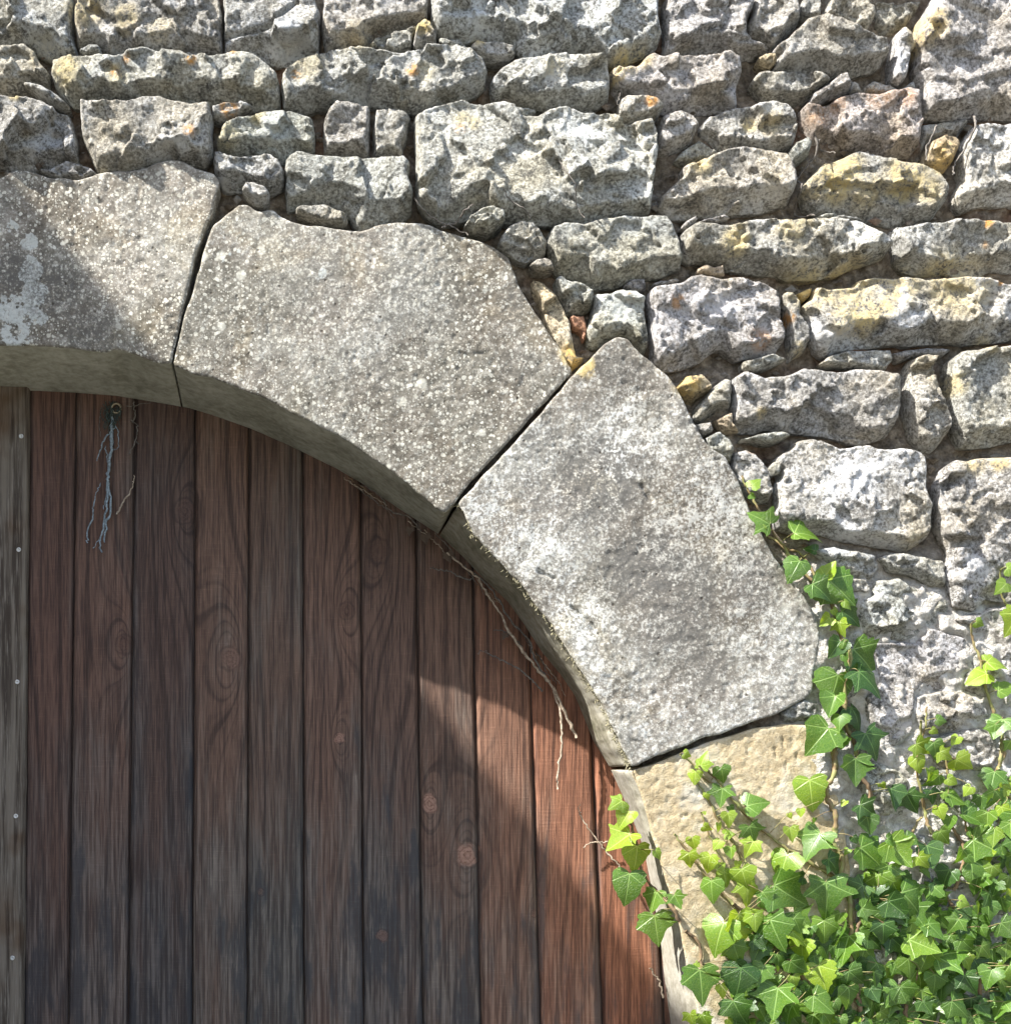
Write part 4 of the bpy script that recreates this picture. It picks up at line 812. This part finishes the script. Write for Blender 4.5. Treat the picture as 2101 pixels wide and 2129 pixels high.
YB = YD-0.024
bat = plank(0, 900, 0.3, (1, 1, 1, 1), y0=YB, name='batten', mat=M_BAT, bev=3.0, top=560,
            xl=lambda y: unproj(-90, 0, YB)[0], xr=lambda y: unproj(*cv('P', [(53-10*(y-820)/1300, 0)])[0], YB)[0]+1)
bat['label'] = 'grey weathered batten with a row of screws at the left edge'
def disc_screw(px, py, y):
    x, yy = unproj(px, py, y); V, F = [], []
    N = 14
    for rad, dep in ((5.2, 0.0), (5.0, -2.2), (3.9, -2.6), (2.4, -2.3), (2.1, -0.4)):
        for k in range(N):
            a = 2*math.pi*k/N; V.append(W(x+rad*math.cos(a), yy+rad*math.sin(a), y+dep/1000))
    for r_ in range(4):
        for k in range(N):
            a = r_*N+k; b = r_*N+(k+1) % N; F.append((a, b, b+N, a+N))
    F.append(tuple(range(4*N, 5*N)))
    mesh_obj('screw', V, F, M_SCREW, bat)
for p in ((44, 907), (39, 1143), (36, 1418), (33, 1697), (26, 1992)): disc_screw(*p, YB)

# ------------------------------------------------------------------ tubes and twigs
def twig(name, crop, pts, r0, r1, mat, parent=None, off=4.0, y=None, sag=0.0, jit=1.2, seed=1):
    P = cv(crop, pts); path = []
    for i, (a, b) in enumerate(P):
        yy = (surf(a, b, 9)-(off+r0)/1000) if y is None else y-sag*math.sin(math.pi*i/(len(P)-1))
        if y is not None: a, b = unproj(a, b, yy)
        path.append(W(a, b, yy))
    path = catmull(path); rg = random.Random(seed)
    path = [p+Vector((rg.gauss(0, jit), rg.gauss(0, jit)*.6, rg.gauss(0, jit)))/1000 for p in path]
    V, F = [], []; tube(path, r0, r1, V, F, seed=seed)
    return mesh_obj(name, V, F, mat, parent, loc=path[0])

# dead ivy hanging under the arch in front of the door
YS = REV-0.035
dead = thing('dead_ivy_stem', 'dry bare ivy stem hanging from under the arch over the door', 'dead stem', W(*unproj(939, 1166, YS), YS))
twig('branch', 'N', [(930, 1150), (967, 1181), (993, 1203), (1015, 1241), (1040, 1276), (1055, 1309), (1081, 1347), (1111, 1386), (1136, 1412), (1158, 1446), (1179, 1493), (1199, 1534)], 2.0, 3.6, M_DEAD, dead, y=YS, sag=.02, seed=11)
twig('branch', 'N', [(1152, 1436), (1163, 1480), (1167, 1520), (1166, 1557), (1160, 1600), (1157, 1622), (1161, 1641)], 2.8, 2.0, M_DEAD, dead, y=YS-0.006, seed=12)
twig('branch', 'N', [(985, 1190), (1025, 1230), (1060, 1290), (1098, 1330), (1112, 1375), (1133, 1405)], 2.2, 2.2, M_GREYTWIG, dead, y=YS-0.004, seed=13)
twig('branch', 'N', [(1016, 1360), (1040, 1372), (1063, 1382), (1094, 1403), (1110, 1420), (1128, 1437)], 1.5, 2.2, M_GREYTWIG, dead, y=YS, seed=14)
twig('branch', 'N', [(893, 1181), (915, 1185), (936, 1189), (958, 1200), (980, 1205)], 1.3, 1.8, M_GREYTWIG, dead, y=YS, seed=15)
twig('branch', 'N', [(1026, 1310), (1045, 1313), (1062, 1320), (1085, 1345)], 1.2, 1.6, M_GREYTWIG, dead, y=YS, seed=16)
twig('branch', 'N', [(994, 1360), (1000, 1354), (1010, 1354), (1018, 1362)], .9, .9, M_GREYTWIG, dead, y=YS+.015, seed=17)
twig('branch', 'N', [(760, 1010), (790, 1032), (812, 1062), (850, 1076), (875, 1105)], 1.2, 1.5, M_GREYTWIG, dead, y=YS+.01, seed=18)
wr = random.Random(31); bk = resample(BACK[12:24], 4.0, False)
for k in range(16):
    i = wr.randrange(4, len(bk)-40); n = wr.randrange(14, 34); seg_ = bk[i:i+n:6]; o0 = wr.uniform(4, 14); sl = wr.uniform(-.1, .5)
    pts = [(x-o0*.6-q*sl*7+wr.uniform(-3, 3), y+o0+q*sl*6+wr.uniform(-3, 3)) for q, (x, y) in enumerate(seg_)]
    if len(pts) > 2: twig('branch', 'N', pts, wr.uniform(.7, 1.5), wr.uniform(.5, .9), wr.choice((M_GREYTWIG, M_DEAD, M_WOODY)), dead, y=YS+wr.uniform(0, .022), seed=200+k)
spr = thing('dry_root_sprig', 'thin dry root sprig on the reddish planks beside the jamb ivy', 'dry sprig', W(*unproj(1295, 1815, YS), YS))
twig('rootlet', 'N', [(1203, 1690), (1218, 1716), (1240, 1746), (1265, 1776), (1282, 1795), (1297, 1822), (1310, 1850)], 1.4, 2.2, M_DEAD, spr, y=YS+.02, seed=21)
twig('rootlet', 'N', [(1212, 1766), (1222, 1755), (1235, 1751), (1250, 1752), (1263, 1750)], 1.2, 1.6, M_DEAD, spr, y=YS+.02, seed=22)
twig('rootlet', 'N', [(1205, 1690), (1202, 1680), (1206, 1672)], 1.0, .7, M_DEAD, spr, y=YS+.02, seed=23)
twig('rootlet', 'N', [(1350, 2015), (1362, 2030), (1372, 2045), (1378, 2075)], 1.5, 2.2, M_DEAD, spr, y=YS+.02, seed=24)

TW = [('B', [(1240, 960), (1270, 1030), (1320, 1110), (1345, 1180), (1390, 1262)], 1.6, 'thin grey twig lying down the face of the largest rubble stone'),
      ('B', [(930, 1120), (980, 1175), (1040, 1215), (1090, 1262)], 1.6, 'short grey twig under the largest rubble stone, above the round pebbles'),
      ('B', [(435, 1150), (470, 1200), (560, 1250), (650, 1290), (740, 1335)], 2.0, 'dark twig along the joint above the second arch stone'),
      ('B', [(590, 1292), (680, 1245), (720, 1220), (765, 1185)], 2.4, 'forked twig end resting above the second arch stone, left of pebble'),
      ('C', [(790, 780), (800, 880), (730, 970), (702, 1080), (720, 1170), (780, 1240)], 2.6, 'grey stem hanging in the upright joint left of the yellow stone'),
      ('C', [(830, 850), (780, 910), (735, 970)], 1.8, 'small side twig in the joint at the yellow stone upper left'),
      ('C', [(805, 800), (860, 815), (920, 858)], 2.0, 'small broken twig under the reddish stone'),
      ('C', [(1500, 690), (1470, 750), (1420, 840), (1408, 925)], 2.2, 'twig curving left of the small ochre stone'),
      ('C', [(1700, 640), (1670, 750), (1620, 870), (1580, 940), (1562, 1005)], 2.6, 'twig curving right of the small ochre stone beside the pale stone'),
      ('C', [(610, 1165), (650, 1200), (690, 1215), (760, 1235)], 1.8, 'twig stub in the joint above the long bright stone'),
      ('B', [(1600, 540), (1580, 600), (1590, 650)], 1.2, 'hair-thin twig in the joint left of a small rusty stone')]
for k, (c, p, r_, lb) in enumerate(TW):
    tag(twig('twig', c, p, r_, r_*0.6, M_GREYTWIG, off=1.5, seed=40+k), lb, 'twig', 'dead twigs in the wall joints')

# ring and frayed twine
YR = YD-0.012
rx, ry = unproj(242, 850, YR)
V, F = [], []; N, Mn = 22, 8
for i in range(N):
    a = 2*math.pi*i/N
    for j in range(Mn):
        b = 2*math.pi*j/Mn; rad = 10.5+2.9*math.cos(b); V.append(W(rx+rad*math.cos(a), ry+rad*math.sin(a)*1.0, YR-0.004+2.9*math.sin(b)/1000))
for i in range(N):
    for j in range(Mn): F.append((i*Mn+j, ((i+1) % N)*Mn+j, ((i+1) % N)*Mn+(j+1) % Mn, i*Mn+(j+1) % Mn))
tag(mesh_obj('metal_ring', V, F, M_RING), 'small round metal eyelet on the door just under the arch', 'metal ring')
tw = thing('frayed_twine', 'frayed pale blue twine hanging from the metal eyelet on the door', 'twine', W(rx, ry+20, YR))
TWS = [([(722, 270), (724, 400), (718, 500), (700, 640), (698, 720)], 4.2, 3.0), ([(700, 690), (690, 850), (665, 1000), (648, 1080), (662, 1150)], 2.8, 1.6), ([(700, 700), (716, 870), (690, 960), (675, 1085)], 2.8, 2.0),
       ([(655, 700), (630, 750), (605, 860), (600, 930), (566, 1010), (565, 1085)], 1.1, 1.8), ([(752, 330), (685, 400), (652, 480), (625, 556)], 2.0, 1.2), ([(690, 930), (655, 1040), (600, 1120)], 1.4, .9),
       ([(735, 300), (770, 380), (760, 470), (735, 480)], 1.2, .8), ([(680, 460), (692, 520), (700, 600)], 1.2, 1.0), ([(712, 560), (690, 780), (668, 870)], 1.5, 1.0)]
for k, (p, a, b) in enumerate(TWS): twig('strand', 'M', p, a, b, M_TWINE, tw, y=YR-.002, seed=60+k)
rg = random.Random(5)
V, F = [], []
for k in range(26):
    x0, y0 = 700+rg.uniform(-40, 90), 180+rg.uniform(-10, 60)
    pts = [(x0, y0)]
    for q in range(4): pts.append((pts[-1][0]+rg.uniform(-28, 24)+(720-pts[-1][0])*0.2, pts[-1][1]+rg.uniform(15, 45)))
    path = catmull([W(*unproj(*cv('M', [p])[0], YR), YR-rg.uniform(0, .01)) for p in pts], 4); tube(path, 1.0, .7, V, F, 5, .2, k)
mesh_obj('fray', V, F, M_TUFT, tw)
st = thing('dead_tendril', 'brown tendril dangling beside the twine along a plank joint', 'tendril', W(*unproj(280, 850, YR), YR))
for k, (p, a, b) in enumerate([([(870, 170), (875, 260), (860, 300)], 1.4, 1.2), ([(850, 285), (885, 330), (885, 390), (870, 440), (835, 512)], 1.2, 1.2), ([(880, 425), (900, 450)], 1.0, .8), ([(872, 650), (862, 700), (840, 760), (790, 830), (760, 900)], 1.0, 2.2), ([(820, 202), (900, 190), (980, 180)], .9, .7), ([(650, 230), (645, 330), (655, 400)], .8, .6)]):
    twig('shoot', 'M', p, a, b, M_DEAD if k == 3 else M_GREYTWIG, st, y=YR, seed=80+k)

# ------------------------------------------------------------------ ivy
HALF = {'lobed': [(.05, -.06), (.15, -.13), (.27, -.16), (.39, -.14), (.48, -.08), (.50, 0), (.50, .08), (.54, .16), (.60, .23), (.62, .30), (.55, .35), (.45, .40), (.37, .47), (.30, .56), (.23, .67), (.15, .79), (.07, .91), (0, 1.0)],
        'deep': [(.05, -.05), (.15, -.14), (.28, -.20), (.41, -.21), (.51, -.16), (.48, -.06), (.44, .03), (.50, .13), (.62, .23), (.70, .34), (.58, .37), (.45, .40), (.34, .46), (.28, .55), (.22, .67), (.15, .80), (.07, .92), (0, 1.0)],
        'heart': [(.05, -.06), (.14, -.14), (.26, -.17), (.38, -.14), (.48, -.05), (.53, .06), (.54, .17), (.53, .27), (.50, .36), (.45, .45), (.39, .54), (.32, .63), (.25, .72), (.18, .80), (.12, .88), (.06, .95), (.025, .985), (0, 1.0)],
        'tri': [(.05, -.06), (.16, -.14), (.30, -.17), (.44, -.14), (.54, -.06), (.57, .03), (.59, .12), (.60, .21), (.57, .30), (.50, .37), (.43, .45), (.36, .53), (.29, .62), (.22, .71), (.15, .81), (.09, .90), (.04, .96), (0, 1.0)]}
def leaf_mesh(kind, seed):
    r = random.Random(seed); h = HALF[kind]
    L = [(-x*(1+r.uniform(-.14, .14)), y+r.uniform(-.03, .03)) for x, y in h[:-1]][::-1]; Rr = [(x*(1+r.uniform(-.08, .08)), y+r.uniform(-.02, .02)) for x, y in h[:-1]]
    out = [(0, 0.0)]+Rr+[h[-1]]+L
    fold = r.uniform(-0.10, 0.55); droop = r.uniform(-0.10, 0.60); cup = r.uniform(-.50, .45); tw_ = r.uniform(-.45, .45)
    rings = [0.0, .3, .55, .8, 1.0]; V, co, F = [], [], []
    n = len(out); c = (0, .06)
    V.append(c); 
    for t in rings[1:]:
        for x, y in out: V.append((c[0]+(x-c[0])*t, c[1]+(y-c[1])*t))
    for k in range(n): F.append((0, 1+k, 1+(k+1) % n))
    for q in range(len(rings)-2):
        for k in range(n):
            a = 1+q*n+k; b = 1+q*n+(k+1) % n; F.append((a, a+n, b+n, b))
    P3 = []
    ph = r.uniform(0, 6)
    for x, y in V:
        rad = math.hypot(x, y-.06)
        z = fold*(math.sqrt(x*x+.012)-.11)-droop*max(0, y)**2+cup*x*x+tw_*x*y+0.014*math.sin(5*math.atan2(x, y-.06)+ph)*rad
        P3.append((x, y, z)); co.append((x, y, 0))
    me = bpy.data.meshes.new('leaf'); me.from_pydata(P3, [], F); me.materials.append(M_LEAF)
    me.polygons.foreach_set('use_smooth', np.ones(len(F), dtype=bool))
    at = me.attributes.new('leafco', 'FLOAT_VECTOR', 'POINT'); at.data.foreach_set('vector', np.array(co, np.float32).ravel()); me.update(); return me
LM = {k: [leaf_mesh(k, 10*j+hash_) for j in range(9)] for hash_, k in enumerate(('lobed', 'deep', 'heart', 'tri'))}
lr = random.Random(21)
def leaf(parent, crop, bx, by, tx, ty, tone, kind=None, lift=None, wide=1.0):
    (b0, b1), (t0, t1) = cv(crop, [(bx, by), (tx, ty)])
    L = math.hypot(t0-b0, t1-b1)
    if kind is None: kind = lr.choice(['lobed', 'tri', 'lobed', 'heart', 'deep', 'deep']) if L > 30 else lr.choice(['heart', 'tri', 'heart'])
    ys = surf(t0*.4+b0*.6, t1*.4+b1*.6, 18)
    lf = lr.uniform(12, 30) if lift is None else lift
    # front tilt: leaves face outward and a little up to the light
    v = Vector((t0-b0, 0, -(t1-b1))).normalized(); v = (v+Vector((0, lr.uniform(-.32, .05), 0))).normalized()
    nn = Vector((lr.gauss(-.28, .48), -1, lr.gauss(.42, .45))); nn = (nn-v*nn.dot(v)).normalized(); u = v.cross(nn)
    o = bpy.data.objects.new('leaf', lr.choice(LM[kind])); COL.objects.link(o)
    s = L/1000*1.02; m = Matrix((u*s*wide*lr.choice((-1, 1)) if False else u*s*wide, v*s, nn*s)).transposed()
    o.rotation_mode = 'QUATERNION'
    o.rotation_quaternion = Matrix((u, v, nn)).transposed().to_quaternion(); o.scale = (s*wide, s, s)
    place(o, W(b0, b1, ys-lf/1000), parent)
    o['tone'] = max(0.0, min(1.0, (0.08, 0.5, 0.95)[tone]+lr.uniform(-.22, .22)))
    return o, (b0, b1, ys-lf/1000)
def stems(parent, lines, mat=None):
    for c, pts, r0, r1, m in lines:
        twig('stem', c, pts, r0*1.45, r1*1.45, m, parent, off=3.0, jit=1.0, seed=lr.randrange(9999))
def petioles(parent, info):
    for (x, y, yy), (sx, sy) in info:
        V, F = [], []
        p = [Vector(W(sx, sy, surf(sx, sy, 9)-.004)), Vector(W((x+sx)/2, (y+sy)/2-3, yy+.002)), Vector(W(x, y, yy+.001))]
        tube(catmull(p, 4), 1.0, .8, V, F, 5, .1)
        mesh_obj('petiole', V, F, M_STEM, parent)
def vine(label, base, lines, leaves, lift=None):
    t = thing('ivy_vine', label, 'ivy', (base[0]/1000, -0.02, (2129-base[1])/1000), 'ivy vines on the wall')
    stems(t, lines)
    sp = [p for c, pts, *_ in lines for p in resample(cv(c, pts), 6, False)]
    info = []
    for lv in leaves:
        o, b = leaf(t, *lv, lift=lift) if len(lv) <= 7 else leaf(t, *lv[:7], lift=lv[7])
        if sp:
            q = min(sp, key=lambda s: (s[0]-b[0])**2+(s[1]-b[1])**2)
            if math.hypot(q[0]-b[0], q[1]-b[1]) < 90: info.append((b, q))
    petioles(t, info)
    return t
J = lambda *a: ('J',)+a
K = lambda *a: ('K',)+a
Lz = lambda *a: ('L',)+a
tall = [J(150,205,198,145,2), J(150,250,180,275,1), J(262,435,140,362,1), J(240,425,285,465,2), J(420,485,600,470,1), J(440,660,362,788,1), J(620,745,672,648,2), J(635,770,795,925,1,'tri'), J(720,960,862,1032,0), J(720,905,770,950,2), J(665,950,700,990,2), J(645,1000,582,1052,2), J(690,1030,720,1130,2,'deep'), J(690,1150,620,1252,0), J(700,1160,745,1200,1), J(800,1190,945,1345,0,'lobed'), J(800,1335,950,1475,0), J(690,1352,640,1562,1,'tri'), J(670,1480,620,1610,1), J(690,1600,665,1700,1), J(632,1678,495,1848,1,'tri'), J(790,1550,885,1690,0), J(860,1710,942,1870,0), J(720,1745,700,1800,1), J(520,800,640,890,0), J(560,590,500,560,0),
        K(990,210,990,370,0,'lobed'), K(940,100,905,160,1), K(745,330,755,505,1,'heart'), K(950,450,925,482,2), K(1135,350,1155,385,2), K(1180,380,1205,505,0), K(1280,410,1325,525,0), K(1075,540,1095,640,0), K(1030,470,1120,540,0), K(800,632,695,782,1,'deep'), K(640,600,650,685,2), K(690,495,690,540,2), K(630,520,640,550,2), K(775,545,775,580,1), K(850,775,938,858,0), K(838,905,845,1118,1,'deep'), K(720,880,652,895,0), K(620,750,548,898,1,'tri'), K(1042,712,1200,838,1,'lobed'), K(985,650,1010,690,0), K(960,720,930,745,1)]
vine('tallest ivy vine, climbing the grey arch stone up to its topmost leaf', (1755, 1950),
     [('J', [(110,115),(135,185),(180,260),(240,390),(300,450),(400,530),(470,640),(520,730),(610,820),(680,920),(730,1100),(765,1200),(765,1300),(740,1400),(745,1550),(700,1680),(680,1780),(690,1932)], 1.6, 3.6, M_STEM),
      ('J', [(300,455),(420,550),(500,580),(550,680),(580,780),(610,825)], 1.4, 2.2, M_STEM), ('J', [(740,1570),(770,1680),(820,1760),(830,1860)], 2.6, 3.0, M_STEM),
      ('K', [(935,0),(900,80),(905,200),(890,300),(850,370),(860,440),(895,520),(900,620),(890,680),(945,780),(945,880),(985,1000),(990,1170),(985,1350)], 3.4, 4.0, M_STEM),
      ('K', [(950,0),(1020,110),(1050,300),(1100,400),(1095,520)], 3.0, 3.0, M_WOODY), ('K', [(160,260),(250,340),(350,470),(480,600),(620,710),(720,770),(830,840),(940,900)], 1.8, 2.6, M_STEM)], tall)
vine('spray of small bright ivy leaves fanning over the beige jamb stone', (1530, 1900),
     [('K', [(25,185),(90,230),(160,310),(230,360)], 1.4, 1.8, M_STEM), ('K', [(120,330),(190,440),(260,580),(340,700),(390,790)], 1.4, 2.2, M_STEM), ('K', [(150,510),(200,650),(270,800),(330,900)], 1.3, 2.0, M_STEM), ('K', [(0,640),(70,730),(150,840),(240,940),(330,1030)], 1.5, 2.4, M_STEM)],
     [K(30,185,75,200,2), K(135,255,160,165,2), K(112,282,100,358,2,'heart'), K(250,262,275,348,1), K(258,378,242,488,1), K(395,478,515,432,1,'tri'), K(285,515,300,595,2), K(170,405,180,445,2), K(150,592,195,618,2), K(230,575,235,625,2), K(275,640,332,625,2), K(245,675,202,722,2), K(405,590,445,700,1), K(425,675,372,758,2), K(85,655,100,728,2,'heart'), K(70,740,82,832,2), K(185,755,158,848,2), K(305,710,300,775,1), K(225,835,280,800,2), K(270,850,295,938,2), K(360,830,390,948,2), K(190,895,180,1020,1,'heart'), K(400,910,410,1045,2), K(420,825,452,822,2), K(150,520,165,505,2), K(345,790,340,830,2), K(300,480,320,520,1), K(480,960,530,1040,1)])
vine('short ivy sprig hanging between the jamb and the plank door', (1430, 1880),
     [('L', [(1620,830),(1660,900),(1690,980),(1720,1080),(1740,1200),(1800,1290),(1850,1360),(1890,1440)], 1.6, 2.6, M_WOODY)],
     [Lz(1632,852,1562,892,2), Lz(1668,905,1612,985,2), Lz(1670,1015,1548,1105,2,'lobed'), Lz(1705,1075,1700,1212,2,'tri'), Lz(1668,1210,1640,1360,1,'heart'), Lz(1800,1300,1770,1405,1,'lobed'), Lz(1790,1415,1812,1570,1,'lobed'), Lz(1850,1300,1880,1370,1), Lz(1760,1090,1790,1130,2)], lift=26)
vine('slender ivy vine with yellow green leaves at the right edge', (2080, 1650),
     [('J', [(1515,1035),(1540,1130),(1580,1250),(1600,1380),(1640,1500),(1680,1600),(1730,1720),(1700,1850),(1690,1932)], 1.6, 2.8, M_STEM), ('J', [(1695,705),(1720,850),(1770,960),(1800,1040)], 1.6, 2.2, M_STEM), ('K', [(1840,100),(1850,200),(1820,280),(1850,390),(1900,450)], 2.6, 2.6, M_STEM)],
     [J(1715,700,1790,725,2), J(1725,790,1665,852,1), J(1785,975,1705,1125,2,'lobed'), J(1525,1030,1580,1055,2), J(1598,1275,1735,1280,2,'tri'), J(1605,1345,1482,1385,2), J(1660,1450,1755,1408,1), J(1690,1625,1620,1745,1), K(1795,285,1748,408,1,'lobed'), K(1870,525,1880,675,1), K(1775,20,1762,105,1), K(1880,110,1920,190,1), K(1885,780,1925,850,0)]+[('K', 1905-((i*67) % 230), 330+i*30, 1900-((i*67) % 230)+((i*29) % 50)-25, 330+i*30+75+((i*17) % 40), (1, 2, 1, 0)[i % 4], None, 12.0+(i*5) % 14) for i in range(24)])
vine('bushy ivy shoots left of the right edge vine, over rough pale stones', (2000, 1850),
     [('J', [(1235,1545),(1235,1650),(1215,1760)], 1.4, 1.8, M_STEM), ('K', [(1370,0),(1385,120),(1360,260),(1385,400),(1430,520),(1445,640)], 1.8, 2.4, M_STEM), ('K', [(1480,130),(1530,220),(1535,310)], 1.6, 2.0, M_STEM), ('K', [(1405,540),(1360,600),(1345,670)], 1.6, 2.0, M_STEM), ('K', [(1640,560),(1650,640)], 1.6, 2.0, M_WOODY), ('K', [(1565,600),(1620,690),(1625,790),(1600,900),(1575,950)], 2.6, 3.0, M_WOODY)],
     [J(1260,1630,1325,1640,1), J(1240,1690,1280,1715,2), K(1330,130,1415,190,2), K(1420,120,1440,215,1), K(1340,205,1360,295,2), K(1455,175,1520,225,2), K(1560,215,1655,275,2,'tri'), K(1565,90,1525,135,2), K(1475,305,1412,375,1), K(1510,325,1565,355,2), K(1430,390,1455,470,0), K(1520,410,1628,468,1,'lobed'), K(1640,370,1600,418,2), K(1470,480,1485,555,2), K(1540,540,1530,615,1), K(1600,520,1725,578,1), K(1480,620,1545,695,1), K(1655,665,1810,752,1,'lobed'), K(1640,780,1785,852,1), K(1590,720,1570,810,1), K(1690,860,1650,975,1), K(1740,960,1805,1080,0), K(1530,835,1470,940,0), K(1445,930,1405,1035,1), K(1400,700,1420,830,0), K(1340,760,1390,830,2), K(1400,270,1420,340,1), K(1490,400,1480,440,1), K(1640,620,1700,650,1)])
mass = [K(1190,680,1305,822,1), K(1290,650,1365,690,1), K(1160,660,1230,690,1), K(1135,862,1142,1000,1,'tri'), K(1010,1045,1108,1060,1), K(1250,960,1402,1102,1,'tri'), K(1160,1005,1268,1100,0), K(1550,1105,1495,1185,1), K(1380,1130,1465,1220,1), K(825,1120,830,1260,1,'deep'), K(965,1205,908,1368,1,'deep'), K(1130,1130,1132,1250,0,'lobed'), K(1280,1220,1440,1292,1), K(1450,1322,1650,1250,1,'deep'), K(1280,1330,1302,1445,1,'tri'), K(255,1125,165,1292,1,'tri'), K(345,1085,352,1308,2), K(425,1080,432,1182,2), K(510,1110,558,1295,1), K(690,1235,682,1360,2,'tri'), K(630,1180,750,1250,2), K(108,1385,122,1590,1,'lobed'), K(345,1378,325,1555,0,'tri'), K(480,1370,432,1482,1), K(560,1310,585,1400,1), K(780,1365,812,1522,2), K(552,1492,515,1675,1,'deep'), K(300,1560,355,1710,0,'lobed'), K(740,1530,850,1625,1), K(955,1400,1045,1475,0), K(945,1485,972,1610,1,'tri'), K(1238,1485,1300,1600,1,'lobed'), K(1230,1490,1155,1605,1), K(1440,1420,1432,1532,1), K(1580,1420,1630,1530,0,'lobed'), K(1520,1565,1622,1655,1,'deep'), K(1735,1385,1685,1490,1), K(1835,1365,1895,1482,1), K(1820,1570,1758,1668,1,'lobed'), K(1690,1590,1745,1665,0), K(1140,1630,1202,1668,1), K(800,1630,875,1715,1,'deep'), K(640,1590,580,1690,1), K(1650,1030,1692,1105,1,'tri'), K(1540,1000,1600,1020,2), K(1680,1150,1700,1210,1), K(1800,1130,1890,1220,1), K(545,920,720,1050,1,'lobed'), K(470,1010,500,1060,1), K(560,1150,620,1210,1), K(640,1100,690,1190,1), K(1210,1050,1260,1150,0), K(1300,1160,1270,1240,1), K(1580,1220,1640,1300,1), K(1690,1260,1760,1330,1), K(1850,1250,1960,1330,1), K(900,1410,870,1450,1), K(1080,1400,1090,1480,0), K(860,1560,890,1610,1), K(1080,1500,1120,1580,0), K(1350,1560,1400,1640,0), K(1600,1330,1650,1400,2), K(1790,1360,1810,1390,2), K(240,1480,262,1550,2), K(90,1350,115,1375,2), K(130,1640,170,1730,1,'lobed'), K(70,1640,90,1720,2), K(280,1670,320,1710,2), K(500,1690,540,1720,1), K(1010,1680,1060,1730,0), K(1290,1680,1320,1740,1), K(1480,1690,1520,1750,0), K(900,1650,930,1700,1), K(1780,1690,1850,1750,1), K(640,1430,660,1500,2), K(620,1340,700,1420,1), K(430,1230,500,1280,0), K(1590,760,1620,800,1)]
fr_ = random.Random(77); fill = []
CR = [(280, 1120), (420, 1060), (600, 1040), (800, 1130), (1000, 1010), (1100, 760), (1300, 720), (1500, 940), (1700, 980), (1960, 1130)]
for _ in range(6000):
    x = fr_.uniform(300, 1940); y = fr_.uniform(800, 1740)
    yc = np.interp(x, [a for a, b in CR], [b for a, b in CR])
    if y < yc or (y < yc+120 and fr_.random() < .55): continue
    if 1440 < x < 1540 and 1230 < y < 1330: continue
    if any((x-a)**2+(y-b)**2 < 46**2 for a, b in [(f[1], f[2]) for f in fill]): continue
    an = math.radians(90+fr_.uniform(-55, 55)); L = fr_.uniform(60, 150)
    fill.append(('K', x, y, x+L*math.cos(an), y+L*math.sin(an), fr_.choice((0, 0, 1, 1, 1)), None, fr_.uniform(4, 14)))
    if len(fill) >= 190: break
full = [m+((None,) if len(m) == 6 else ())+(fr_.uniform(20, 46),) for m in mass]
vine('dense mass of large ivy leaves filling the bottom right corner', (1900, 2129),
     [('K', [(330,1030),(450,1150),(600,1300),(760,1500),(870,1640),(900,1720)], 2.6, 3.6, M_WOODY), ('K', [(60,1180),(140,1260),(150,1390)], 2.2, 2.4, M_WOODY), ('K', [(1140,1000),(1020,1180),(1000,1400),(1050,1650),(1120,1710)], 3.0, 4.0, M_WOODY), ('K', [(1450,1320),(1350,1450),(1300,1600),(1290,1720)], 2.6, 3.6, M_WOODY), ('K', [(1560,1010),(1620,1150),(1700,1350),(1720,1600),(1740,1740)], 2.4, 3.6, M_WOODY)], full+fill)

# dead curled leaves caught under the arch
def dry(px, py, L, ang, lb):
    me = LM['lobed'][0].copy(); me.materials.clear(); me.materials.append(M_DRYLEAF)
    o = bpy.data.objects.new('dry_leaf', me); COL.objects.link(o); o.location = W(*unproj(px, py, YS), YS)
    v = Vector((math.cos(ang), -.1, math.sin(ang))).normalized(); n_ = Vector((-.5, -1, .1)); n_ = (n_-v*n_.dot(v)).normalized(); u = v.cross(n_)
    o.rotation_mode = 'QUATERNION'; o.rotation_quaternion = Matrix((u, v, n_)).transposed().to_quaternion(); o.scale = (L/1000*.8,)*2+(L/1000*1.6,)
    tag(o, lb, 'dry leaf', 'dry leaves under the arch')
dry(884, 1112, 30, -1.5, 'larger dry brown leaf hanging under the arch joint')
dry(853, 1098, 24, -1.8, 'small dry leaf left of the larger hanging one')
dry(930, 1150, 30, -1.3, 'dry curled leaf at the top of the hanging dead stem')
dry(1052, 1318, 20, -2.2, 'small dry leaf on the upper side of the dead stem')
